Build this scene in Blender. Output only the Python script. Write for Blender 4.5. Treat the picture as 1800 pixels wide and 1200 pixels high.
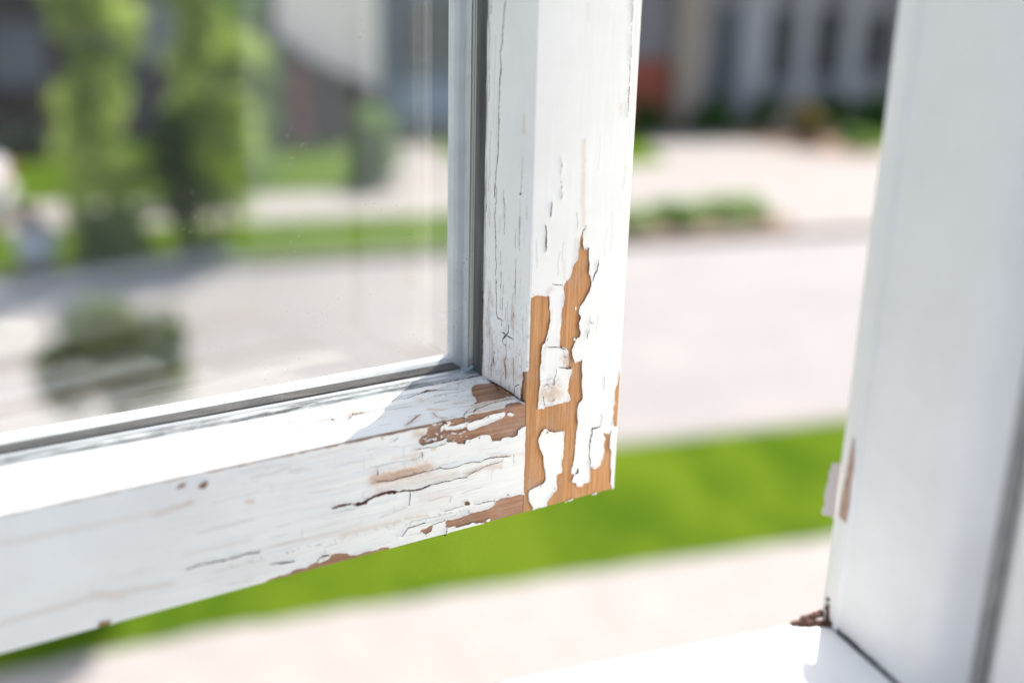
import bpy, math, json
import numpy as np
from mathutils import Vector, Matrix
R = math.radians
D2 = bpy.context.scene
for o in list(bpy.data.objects): bpy.data.objects.remove(o)
scene = bpy.context.scene
COL = scene.collection

# ------------------------------------------------------------------ camera
PITCH, ROLL = R(18.70), R(1.414)
fw = Vector((0, math.cos(PITCH), -math.sin(PITCH)))
up0 = Vector((0, math.sin(PITCH), math.cos(PITCH)))
rt0 = Vector((1, 0, 0))
rt = rt0*math.cos(ROLL) + up0*math.sin(ROLL)
up = -rt0*math.sin(ROLL) + up0*math.cos(ROLL)
cd = bpy.data.cameras.new('camera'); cam = bpy.data.objects.new('camera', cd); COL.objects.link(cam)
M = Matrix((rt, up, -fw)).transposed().to_4x4(); M.translation = Vector((0, 0, 4.5))
cam.matrix_world = M
cd.sensor_width = 36; cd.lens = 39.97; cd.clip_start = .01; cd.clip_end = 3000
cd.dof.use_dof = True; cd.dof.focus_distance = .527; cd.dof.aperture_fstop = 2.65; cd.dof.aperture_blades = 0
scene.camera = cam

# ------------------------------------------------------------------ sky, sun, exposure
SUN_AZ, SUN_EL = 18.55, 54.0
w = bpy.data.worlds.new('World'); scene.world = w; w.use_nodes = True
nt = w.node_tree; bg = nt.nodes['Background']
sky = nt.nodes.new('ShaderNodeTexSky'); sky.sky_type = 'NISHITA'; sky.sun_disc = False
sky.sun_elevation = R(SUN_EL); sky.sun_rotation = R(SUN_AZ); sky.air_density = 1.0; sky.dust_density = 1.5
hs = nt.nodes.new('ShaderNodeHueSaturation'); hs.inputs['Saturation'].default_value = .60
nt.links.new(sky.outputs[0], hs.inputs['Color']); nt.links.new(hs.outputs[0], bg.inputs[0]); bg.inputs[1].default_value = .15
sd = bpy.data.lights.new('sun', 'SUN'); sd.energy = 4.3; sd.angle = R(.5); sd.color = (1, .95, .88)
sun = bpy.data.objects.new('sun', sd); COL.objects.link(sun)
sv = Vector((math.sin(R(SUN_AZ))*math.cos(R(SUN_EL)), math.cos(R(SUN_AZ))*math.cos(R(SUN_EL)), math.sin(R(SUN_EL))))
sun.rotation_euler = sv.to_track_quat('Z', 'Y').to_euler(); sun.location = (0, 0, 30)
scene.view_settings.view_transform = 'Standard'; scene.view_settings.look = 'None'
scene.view_settings.exposure = 1.18; scene.view_settings.gamma = 1.0; scene.view_settings.use_curve_mapping = False
scene.cycles.transparent_max_bounces = 24; scene.cycles.max_bounces = 8
scene.cycles.use_denoising = True

# ------------------------------------------------------------------ materials
def nodes(name):
    m = bpy.data.materials.new(name); m.use_nodes = True
    return m, m.node_tree, m.node_tree.nodes['Principled BSDF']
def tex(nt, scale=(1,1,1), kind='ShaderNodeTexNoise', sc=5., detail=6., rough=.6, coord='Object'):
    tc = nt.nodes.new('ShaderNodeTexCoord'); mp = nt.nodes.new('ShaderNodeMapping')
    mp.inputs['Scale'].default_value = scale
    nt.links.new(tc.outputs[coord], mp.inputs[0])
    n = nt.nodes.new(kind); n.inputs['Scale'].default_value = sc
    if kind == 'ShaderNodeTexNoise':
        n.inputs['Detail'].default_value = detail; n.inputs['Roughness'].default_value = rough
    nt.links.new(mp.outputs[0], n.inputs['Vector'])
    return n
def ramp(nt, src, stops):
    r = nt.nodes.new('ShaderNodeValToRGB'); e = r.color_ramp.elements
    while len(e) < len(stops): e.new(.5)
    for k, (p, c) in enumerate(stops):
        e[k].position = p; e[k].color = (*c, 1) if len(c) == 3 else c
    nt.links.new(src, r.inputs[0]); return r
def mixc(nt, fac, a, b, mode='MIX'):
    m = nt.nodes.new('ShaderNodeMix'); m.data_type = 'RGBA'; m.blend_type = mode
    for sock, v in ((m.inputs[0], fac), (m.inputs[6], a), (m.inputs[7], b)):
        if hasattr(v, 'is_linked') or hasattr(v, 'links'): nt.links.new(v, sock)
        elif isinstance(v, (int, float)): sock.default_value = v
        else: sock.default_value = (*v, 1)
    return m.outputs[2]
def mth(nt, op, a, b=0., c=None, clamp=False):
    m = nt.nodes.new('ShaderNodeMath'); m.operation = op; m.use_clamp = clamp
    for k, v in enumerate((a, b) if c is None else (a, b, c)):
        if hasattr(v, 'links'): nt.links.new(v, m.inputs[k])
        else: m.inputs[k].default_value = v
    return m.outputs[0]
def bump(nt, p, h, strength=.3, dist=.001):
    b = nt.nodes.new('ShaderNodeBump'); b.inputs['Strength'].default_value = strength; b.inputs['Distance'].default_value = dist
    nt.links.new(h, b.inputs['Height']); nt.links.new(b.outputs[0], p.inputs['Normal'])

def simple(name, c1, c2=None, rough=.6, sc=6., scale=(1,1,1), bs=0., bd=.01, metal=0., lo=.35, hi=.65):
    m, nt, p = nodes(name); p.inputs['Roughness'].default_value = rough; p.inputs['Metallic'].default_value = metal
    n = tex(nt, scale, sc=sc)
    r = ramp(nt, n.outputs[0], [(lo, c1), (hi, c2 or tuple(x*.85 for x in c1))])
    nt.links.new(r.outputs[0], p.inputs['Base Color'])
    if bs: bump(nt, p, n.outputs[0], bs, bd)
    return m

def paint_mat(name, grain):
    """weathered white gloss paint; stains, dark grime and painted edge shade come from attributes measured over the surface"""
    m, nt, p = nodes(name)
    at = nt.nodes.new('ShaderNodeAttribute'); at.attribute_name = 'stain'
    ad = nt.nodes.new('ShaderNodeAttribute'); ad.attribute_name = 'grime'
    n1 = tex(nt, grain, sc=90, detail=8, rough=.7)
    n2 = tex(nt, (1,1,1), sc=900, detail=4)
    n3 = tex(nt, (1,1,1), sc=25, detail=5)
    base = mixc(nt, ramp(nt, n3.outputs[0], [(.35, (0,0,0)), (.75, (1,1,1))]).outputs[0], (.83,.82,.80), (.76,.745,.72))
    streak = ramp(nt, n1.outputs[0], [(.60, (0,0,0)), (.78, (1,1,1))])
    base = mixc(nt, mth(nt, 'MULTIPLY', streak.outputs[0], .22), base, (.55,.47,.38))
    speck = ramp(nt, n2.outputs[0], [(.70, (0,0,0)), (.76, (1,1,1))])
    base = mixc(nt, mth(nt, 'MULTIPLY', speck.outputs[0], .30), base, (.42,.34,.28))
    sf = mth(nt, 'MULTIPLY', at.outputs['Fac'], mth(nt, 'ADD', mth(nt, 'MULTIPLY', n1.outputs[0], 2.2), -.35, clamp=True), clamp=True)
    base = mixc(nt, sf, base, (.50,.25,.10))
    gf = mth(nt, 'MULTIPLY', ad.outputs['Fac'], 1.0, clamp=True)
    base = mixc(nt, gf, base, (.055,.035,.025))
    nt.links.new(base, p.inputs['Base Color'])
    p.inputs['Roughness'].default_value = .48
    h = mth(nt, 'ADD', mth(nt, 'MULTIPLY', n1.outputs[0], 1.0), mth(nt, 'MULTIPLY', n2.outputs[0], .15))
    bump(nt, p, h, .35, .0006)
    return m

def wood_mat(name, grain, dark, mid, light):
    m, nt, p = nodes(name)
    n1 = tex(nt, tuple(g if g == 1 else g*.7 for g in grain), sc=750, detail=9, rough=.72)
    n2 = tex(nt, tuple(.2+g*.8 for g in grain), sc=70, detail=7, rough=.7)
    n3 = tex(nt, tuple(.4+g*.6 for g in grain), sc=1500, detail=3)
    r = ramp(nt, n1.outputs[0], [(.30, dark), (.50, mid), (.68, light)])
    c = mixc(nt, ramp(nt, n2.outputs[0], [(.40, (0,0,0)), (.70, (.7,.7,.7))]).outputs[0], r.outputs[0], tuple(x*.6 for x in mid))
    grey = ramp(nt, tex(nt, (1,1,1), sc=55, detail=9, rough=.75).outputs[0], [(.50, (0,0,0)), (.68, (1,1,1))])
    c = mixc(nt, mth(nt, 'MULTIPLY', grey.outputs[0], .6), c, tuple(.5*a+.22 for a in mid))
    pit = ramp(nt, n3.outputs[0], [(.70, (0,0,0)), (.80, (1,1,1))])
    c = mixc(nt, mth(nt, 'MULTIPLY', pit.outputs[0], .8), c, tuple(x*.3 for x in dark))
    nt.links.new(c, p.inputs['Base Color']); p.inputs['Roughness'].default_value = .8
    bump(nt, p, n1.outputs[0], .9, .0006)
    return m

MAT = {}
MAT['paint_v'] = paint_mat('white_paint_vertical', (1, 1, .06))
MAT['paint_h'] = paint_mat('white_paint_horizontal', (.06, 1, 1))
MAT['wood_v'] = wood_mat('bare_wood_vertical', (1, 1, .05), (.34,.14,.052), (.58,.28,.11), (.70,.38,.18))
MAT['wood_h'] = wood_mat('bare_wood_horizontal', (.05, 1, 1), (.22,.10,.055), (.41,.21,.12), (.54,.33,.21))
MAT['gasket'] = simple('glazing_gasket_rubber', (.035,.037,.035), (.10,.11,.11), rough=.45, sc=260, scale=(.05,1,.05), bs=.4, bd=.0005)
def gasket_rail():
    m, nt, p = nodes('gasket_with_chalky_smears')
    n = tex(nt, (.25,1,1), sc=70, detail=9, rough=.72)
    n2 = tex(nt, (.03,1,1), sc=500, detail=3)
    c = mixc(nt, ramp(nt, n.outputs[0], [(.42, (0,0,0)), (.56, (1,1,1))]).outputs[0], (.05,.06,.065), (.62,.64,.64))
    c = mixc(nt, mth(nt, 'MULTIPLY', ramp(nt, n2.outputs[0], [(.45,(0,0,0)),(.55,(1,1,1))]).outputs[0], .5), c, (.22,.24,.25))
    nt.links.new(c, p.inputs['Base Color']); p.inputs['Roughness'].default_value = .6
    bump(nt, p, n.outputs[0], .5, .0006); return m
MAT['gasket_h'] = gasket_rail()
MAT['spacer'] = simple('spacer_metal', (.50,.50,.50), (.36,.37,.38), rough=.38, metal=.7, sc=300, scale=(.05,1,.02))
MAT['bead'] = simple('bead_paint', (.62,.65,.68), (.52,.55,.58), rough=.45, sc=60, bs=.2, bd=.0006)
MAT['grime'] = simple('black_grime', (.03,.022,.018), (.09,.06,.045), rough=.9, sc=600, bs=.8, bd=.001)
MAT['joint'] = simple('dirty_joint_filler', (.10,.085,.08), (.19,.165,.155), rough=.9, sc=300, bs=.5)
MAT['faded'] = simple('faded_bare_patch', (.50,.33,.25), (.38,.24,.18), rough=.9, sc=200)
MAT['sealant'] = simple('clear_sealant', (.22,.33,.40), (.42,.52,.58), rough=.18, sc=200)
MAT['jamb'] = paint_mat('jamb_paint', (1, 1, .1))
MAT['rot'] = simple('rotten_wood', (.05,.022,.016), (.15,.07,.045), rough=.9, sc=250, bs=1., bd=.002)

def glass_mat():
    m, nt, _ = nodes('window_glass'); out = nt.nodes['Material Output']; nt.nodes.remove(_)
    geo = nt.nodes.new('ShaderNodeNewGeometry')
    vm = nt.nodes.new('ShaderNodeVectorMath'); vm.operation = 'DOT_PRODUCT'
    nt.links.new(geo.outputs['Normal'], vm.inputs[0]); nt.links.new(geo.outputs['Incoming'], vm.inputs[1])
    c = mth(nt, 'ABSOLUTE', vm.outputs['Value'])
    f = mth(nt, 'ADD', .058, mth(nt, 'MULTIPLY', .955, mth(nt, 'POWER', mth(nt, 'SUBTRACT', 1., c), 5.)))
    tr = nt.nodes.new('ShaderNodeBsdfTransparent'); tr.inputs[0].default_value = (.99,.992,.988,1)
    gl = nt.nodes.new('ShaderNodeBsdfGlossy'); gl.inputs['Roughness'].default_value = 0.0
    mx = nt.nodes.new('ShaderNodeMixShader'); nt.links.new(f, mx.inputs[0])
    nt.links.new(tr.outputs[0], mx.inputs[1]); nt.links.new(gl.outputs[0], mx.inputs[2])
    # dust: fine veil plus scattered specks
    v = tex(nt, (1,1,1), 'ShaderNodeTexVoronoi', sc=420); v.inputs['Randomness'].default_value = 1
    n = tex(nt, (1,1,1), sc=38, detail=6, rough=.7)
    n2 = tex(nt, (1,1,1), sc=9, detail=3)
    near = mth(nt, 'LESS_THAN', v.outputs['Distance'], mth(nt, 'MULTIPLY', mth(nt, 'SUBTRACT', n.outputs[0], .50, clamp=True), 1.1))
    df = nt.nodes.new('ShaderNodeBsdfDiffuse'); df.inputs[0].default_value = (.8,.8,.8,1)
    veil = mth(nt, 'ADD', mth(nt, 'MULTIPLY', n2.outputs[0], .003), .0008)
    fac = mth(nt, 'ADD', mth(nt, 'MULTIPLY', near, .30), veil, clamp=True)
    mx2 = nt.nodes.new('ShaderNodeMixShader'); nt.links.new(fac, mx2.inputs[0])
    nt.links.new(mx.outputs[0], mx2.inputs[1]); nt.links.new(df.outputs[0], mx2.inputs[2])
    nt.links.new(mx2.outputs[0], out.inputs[0]); return m
MAT['glass'] = glass_mat()

def leaf_mat(name, a, b, trans=.5):
    m, nt, p = nodes(name); out = nt.nodes['Material Output']
    oi = nt.nodes.new('ShaderNodeAttribute'); oi.attribute_name = 'tone'
    r = ramp(nt, oi.outputs['Fac'], [(0., a), (1., b)])
    nt.links.new(r.outputs[0], p.inputs['Base Color']); p.inputs['Roughness'].default_value = .5
    t = nt.nodes.new('ShaderNodeBsdfTranslucent')
    nt.links.new(mixc(nt, 1., r.outputs[0], (1.12,1.18,.75), 'MULTIPLY'), t.inputs[0])
    mx = nt.nodes.new('ShaderNodeMixShader'); mx.inputs[0].default_value = trans
    nt.links.new(p.outputs[0], mx.inputs[1]); nt.links.new(t.outputs[0], mx.inputs[2]); nt.links.new(mx.outputs[0], out.inputs[0])
    return m
MAT['leaf_light'] = leaf_mat('leaf_fresh_green', (.09,.20,.03), (.58,.64,.25), .62)
MAT['leaf_dark'] = leaf_mat('leaf_dark_green', (.012,.055,.006), (.06,.15,.018), .4)
MAT['leaf_mid'] = leaf_mat('leaf_mid_green', (.07,.15,.04), (.22,.33,.12), .5)
MAT['leaf_olive'] = leaf_mat('leaf_olive', (.035,.075,.014), (.17,.20,.06), .45)
MAT['leaf_pale'] = leaf_mat('leaf_pale_green', (.20,.28,.13), (.34,.43,.24), .5)
MAT['leaf_amber'] = leaf_mat('leaf_amber', (.08,.07,.02), (.20,.15,.04), .35)
MAT['bark'] = simple('bark', (.12,.085,.06), (.06,.045,.035), rough=.9, sc=12, scale=(1,1,.2), bs=.8)
def grass_mat(name, c1, c2, c3):
    m, nt, p = nodes(name)
    n = tex(nt, (1,.45,1), sc=1.3, detail=5); n2 = tex(nt, (1,1,1), sc=45, detail=6, rough=.8)
    c = ramp(nt, n.outputs[0], [(.42, c1), (.58, c2)]).outputs[0]
    c = mixc(nt, mth(nt, 'MULTIPLY', ramp(nt, n2.outputs[0], [(.4,(0,0,0)),(.7,(1,1,1))]).outputs[0], .5), c, c3)
    nt.links.new(c, p.inputs['Base Color']); p.inputs['Roughness'].default_value = .9; p.inputs['Specular IOR Level'].default_value = 0.
    bump(nt, p, n2.outputs[0], 1., .03); return m
MAT['grass'] = grass_mat('lawn_grass', (.048,.112,.005), (.110,.178,.010), (.155,.185,.028))
MAT['grass_far'] = grass_mat('far_lawn_grass', (.060,.115,.006), (.085,.145,.009), (.10,.135,.014))
MAT['soil'] = simple('bark_mulch', (.13,.075,.05), (.22,.14,.09), rough=.95, sc=14, bs=.8)
MAT['walk'] = simple('pale_concrete', (.262,.236,.217), (.228,.206,.190), rough=.85, sc=2.5, bs=.1)
MAT['road'] = simple('bleached_road', (.225,.207,.198), (.190,.175,.168), rough=.85, sc=.7, bs=.1)
MAT['drive'] = simple('beige_driveway', (.235,.212,.194), (.200,.180,.165), rough=.85, sc=1.2)
MAT['kerb'] = simple('kerb_concrete', (.17,.15,.135), (.13,.115,.10), rough=.9, sc=4)
MAT['earth'] = simple('dry_ground', (.20,.19,.12), (.14,.15,.08), rough=.95, sc=.4)

# ------------------------------------------------------------------ mesh helpers
def link(name, me, mat, parent=None):
    o = bpy.data.objects.new(name, me); COL.objects.link(o)
    if mat is not None: me.materials.append(mat if not isinstance(mat, str) else MAT[mat])
    if parent is not None: o.parent = parent
    return o
class MB:
    def __init__(s): s.v = []; s.f = []
    def box(s, x0, x1, y0, y1, z0, z1):
        n = len(s.v)
        s.v += [(x0,y0,z0),(x1,y0,z0),(x1,y1,z0),(x0,y1,z0),(x0,y0,z1),(x1,y0,z1),(x1,y1,z1),(x0,y1,z1)]
        s.f += [tuple(n+i for i in q) for q in ((0,3,2,1),(4,5,6,7),(0,1,5,4),(1,2,6,5),(2,3,7,6),(3,0,4,7))]
        return s
    def prism(s, prof, a0, a1, axis):
        """closed profile [(p,q)] extruded from a0 to a1; axis x: (p,q)->(y,z); z: ->(x,y); y: ->(x,z)"""
        n = len(s.v); k = len(prof)
        for a in (a0, a1):
            for p, q in prof:
                s.v.append({'x': (a,p,q), 'y': (p,a,q), 'z': (p,q,a)}[axis])
        s.f += [tuple(n+i for i in range(k))[::-1], tuple(n+k+i for i in range(k))]
        s.f += [(n+i, n+(i+1)%k, n+k+(i+1)%k, n+k+i) for i in range(k)]
        return s
    def tube(s, pts, rad, seg=8):
        n0 = len(s.v)
        for i, p in enumerate(pts):
            p = Vector(p); a = Vector(pts[max(i-1,0)]); b = Vector(pts[min(i+1,len(pts)-1)])
            t = (b-a).normalized(); u = t.orthogonal().normalized(); v = t.cross(u)
            r = rad[i] if isinstance(rad, (list, tuple)) else rad
            for k in range(seg):
                th = 2*math.pi*k/seg; s.v.append(tuple(p+u*math.cos(th)*r+v*math.sin(th)*r))
        for i in range(len(pts)-1):
            for k in range(seg):
                a = n0+i*seg+k; b = n0+i*seg+(k+1)%seg
                s.f.append((a, b, b+seg, a+seg))
        s.f.append(tuple(n0+k for k in range(seg))[::-1]); s.f.append(tuple(n0+(len(pts)-1)*seg+k for k in range(seg)))
        return s
    def lathe(s, prof, cx=0, cy=0, seg=24):
        n0 = len(s.v)
        for r, z in prof:
            for k in range(seg):
                th = 2*math.pi*k/seg; s.v.append((cx+r*math.cos(th), cy+r*math.sin(th), z))
        for i in range(len(prof)-1):
            for k in range(seg):
                a = n0+i*seg+k; b = n0+i*seg+(k+1)%seg; s.f.append((a,b,b+seg,a+seg))
        return s
    def build(s, name, mat, parent=None, smooth=False, bevel=0):
        me = bpy.data.meshes.new(name); me.from_pydata(s.v, [], s.f); me.update()
        if smooth: me.polygons.foreach_set('use_smooth', [True]*len(me.polygons))
        o = link(name, me, mat, parent)
        if bevel:
            b = o.modifiers.new('bevel', 'BEVEL'); b.width = bevel; b.segments = 2; b.limit_method = 'ANGLE'
        return o
def tag(o, label=None, cat=None, group=None, kind=None):
    if label: o['label'] = label
    if cat: o['category'] = cat
    if group: o['group'] = group
    if kind: o['kind'] = kind
    return o
def empty(name, loc, rz=0):
    o = bpy.data.objects.new(name, None); COL.objects.link(o); o.location = loc; o.rotation_euler = (0,0,rz)
    o.empty_display_size = .1; return o

# ------------------------------------------------------------------ peeling paint sheets
def vnoise(a, b, sa, sb, seed, oct=3):
    out = 0; amp = 1; tot = 0
    for k in range(oct):
        rng = np.random.RandomState(seed+k*17)
        T = rng.rand(256, 256)
        x = a/sa*2**k + 37.3*k + seed; y = b/sb*2**k + 11.7*k + seed*.37
        xi = np.floor(x).astype(int); yi = np.floor(y).astype(int); fx = x-xi; fy = y-yi
        fx = fx*fx*(3-2*fx); fy = fy*fy*(3-2*fy)
        g = lambda i, j: T[i % 256, j % 256]
        out = out + amp*((g(xi,yi)*(1-fx)+g(xi+1,yi)*fx)*(1-fy) + (g(xi,yi+1)*(1-fx)+g(xi+1,yi+1)*fx)*fy)
        tot += amp; amp *= .5
    return out/tot
def segdist(A, B, pts, closed=False):
    d2 = np.full(A.shape, 1e9); n = len(pts)
    for i in range(n if closed else n-1):
        (x0,y0),(x1,y1) = pts[i], pts[(i+1)%n]
        dx, dy = x1-x0, y1-y0; L = dx*dx+dy*dy+1e-12
        t = np.clip(((A-x0)*dx+(B-y0)*dy)/L, 0, 1)
        d2 = np.minimum(d2, (A-x0-t*dx)**2+(B-y0-t*dy)**2)
    return np.sqrt(d2)
def inside(A, B, pts):
    c = np.zeros(A.shape, bool); n = len(pts)
    for i in range(n):
        (x0,y0),(x1,y1) = pts[i], pts[(i+1)%n]
        if y0 == y1: continue
        c ^= ((y0 > B) != (y1 > B)) & (A < (x1-x0)*(B-y0)/(y1-y0)+x0)
    return c
def sub(A, B, pts, m):
    P = np.array(pts); return ((A > P[:,0].min()-m) & (A < P[:,0].max()+m) & (B > P[:,1].min()-m) & (B < P[:,1].max()+m))
def paint_sheet(name, ga, gb, tr, pre, mapf, mat, parent, seed=1, thick=.30, curl=.55, wrinkle=None, extra=None, jag=.6, jsc=(1.,2.6), stain_extra=None, grime_fn=None):
    """a coat of paint over a board: ga, gb grid lines in mm; bare patches, loose islands and cracks cut it"""
    A, B = np.meshgrid(ga, gb, indexing='ij')
    D = np.full(A.shape, 6.0)
    for poly in tr[pre+'_wood']:
        m = sub(A, B, poly, 6); a, b = A[m], B[m]
        if not a.size: continue
        d = segdist(a, b, poly, True); d = np.where(inside(a, b, poly), -d, d); D[m] = np.minimum(D[m], d)
    for poly in tr.get(pre+'_isl', []):
        m = sub(A, B, poly, 3); a, b = A[m], B[m]
        if not a.size: continue
        d = segdist(a, b, poly, True); d = np.where(inside(a, b, poly), d, -d); D[m] = np.maximum(D[m], d)
    if extra is not None: D = extra(A, B, D)
    jn = (vnoise(A, B, jsc[0], jsc[1], seed+5, 5)-.5)*2
    D = D + jn*jag*np.clip(1-np.abs(D)/2., 0, 1)
    ch = vnoise(A, B, .9, .9, seed+41, 2)
    D = np.where((ch > .86) & (D > 0) & (D < 1.3), -(ch-.86)*6, D)
    edge = D.copy()
    for pts, hw in tr[pre+'_crack']:
        m = sub(A, B, pts, 3); a, b = A[m], B[m]
        if not a.size: continue
        a2 = a+(vnoise(a, b, 1.3, 1.3, seed+31, 3)-.5)*.7; b2 = b+(vnoise(a, b, 1.3, 1.3, seed+57, 3)-.5)*.7
        d = segdist(a2, b2, pts)
        e0 = np.hypot(a-pts[0][0], b-pts[0][1]); e1 = np.hypot(a-pts[-1][0], b-pts[-1][1])
        tap = np.clip(np.minimum(e0, e1)/1.5, .35, 1)
        hh = hw*tap*(.55+.9*vnoise(a, b, .9, .9, seed+77, 2))
        D[m] = np.minimum(D[m], d-hh)
    lift = curl*np.exp(-np.clip(D,0,9)/.9)*np.clip(vnoise(A, B, 5, 5, seed+9, 2)*2.2-.55, 0, 1.3)
    wr = wrinkle(A, B) if wrinkle else 0
    Hh = thick + lift + wr
    # snap grid vertices near the edge of the paint onto it
    da = np.gradient(A, axis=0); db = np.gradient(B, axis=1)
    gA = np.gradient(D, axis=0)/da; gB = np.gradient(D, axis=1)/db
    cell = np.minimum(da, db); gn = np.sqrt(gA**2+gB**2)+1e-6
    near = (np.abs(D) < .75*cell) & (gn > .3) & (da < 1.2) & (db < 1.2)
    inn = np.zeros_like(near); inn[1:-1,1:-1] = True; near &= inn
    A2 = A - np.where(near, np.clip(D*gA/gn**2, -.5*da, .5*da), 0); B2 = B - np.where(near, np.clip(D*gB/gn**2, -.5*db, .5*db), 0)
    ok = (D > 0) | near
    pos = (D > .0)
    q = ok[:-1,:-1] & ok[1:,:-1] & ok[1:,1:] & ok[:-1,1:]
    cnt = pos[:-1,:-1].astype(int)+pos[1:,:-1]+pos[1:,1:]+pos[:-1,1:]
    q &= cnt >= 2
    st = np.zeros(A.shape)
    for pts, r, s in tr.get(pre+'_stain', []):
        m = sub(A, B, pts, 3*r); a, b = A[m], B[m]
        if not a.size: continue
        d = segdist(a, b, pts) + (vnoise(a, b, 1.5, 1.5, seed+91, 3)-.5)*r
        st[m] = np.maximum(st[m], s*np.exp(-(np.clip(d,0,99)/r)**2))
    # rusty seep along worn edges
    st = np.maximum(st, .30*np.exp(-np.clip(edge,0,9)/.5)*vnoise(A, B, 4, 4, seed+3, 2))
    if stain_extra is not None: st = np.maximum(st, stain_extra(A, B))
    gr = grime_fn(A, B) if grime_fn is not None else np.zeros(A.shape)
    nA, nB = A.shape; idx = np.arange(nA*nB).reshape(nA, nB)
    Q = np.stack([idx[:-1,:-1][q], idx[1:,:-1][q], idx[1:,1:][q], idx[:-1,1:][q]], 1)
    # rim walls down towards the wood
    E = np.concatenate([Q[:,[0,1]], Q[:,[1,2]], Q[:,[2,3]], Q[:,[3,0]]])
    key = np.sort(E, 1); kk = key[:,0].astype(np.int64)*(nA*nB)+key[:,1]
    u, first, c = np.unique(kk, return_index=True, return_counts=True)
    RE = E[first[c == 1]]
    rv = np.unique(RE); low = np.full(nA*nB, -1); low[rv] = nA*nB+np.arange(len(rv))
    W = np.stack([RE[:,1], RE[:,0], low[RE[:,0]], low[RE[:,1]]], 1)
    a = np.concatenate([A2.ravel(), A2.ravel()[rv]]); b = np.concatenate([B2.ravel(), B2.ravel()[rv]])
    h = np.concatenate([Hh.ravel(), np.maximum(Hh.ravel()[rv]-thick, .01)])
    st = np.concatenate([st.ravel(), st.ravel()[rv]]); gr = np.concatenate([gr.ravel(), (.1+.9*vnoise(A.ravel()[rv], B.ravel()[rv], 3, 3, seed+8, 2))])  # rim darkened unevenly to stand in for the shadow under paint edges
    F = np.concatenate([Q, W]); used = np.unique(F); rm = np.full(len(a), -1); rm[used] = np.arange(len(used)); F = rm[F]
    X, Y, Z = mapf(a[used], b[used], h[used]); V = np.stack([X, Y, Z], 1)*.001
    me = bpy.data.meshes.new(name)
    me.vertices.add(len(V)); me.vertices.foreach_set('co', V.ravel())
    me.loops.add(F.size); me.loops.foreach_set('vertex_index', F.ravel().astype(np.int32))
    me.polygons.add(len(F)); me.polygons.foreach_set('loop_start', np.arange(0, F.size, 4, dtype=np.int32))
    me.polygons.foreach_set('loop_total', np.full(len(F), 4, np.int32))
    sm = np.ones(len(F), bool); sm[len(Q):] = False
    me.polygons.foreach_set('use_smooth', sm)
    for nm, arr in (('stain', st[used]), ('grime', gr[used])):
        at = me.attributes.new(nm, 'FLOAT', 'POINT'); at.data.foreach_set('value', arr.astype(np.float32))
    me.update(); me.validate()
    return link(name, me, mat, parent)

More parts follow.
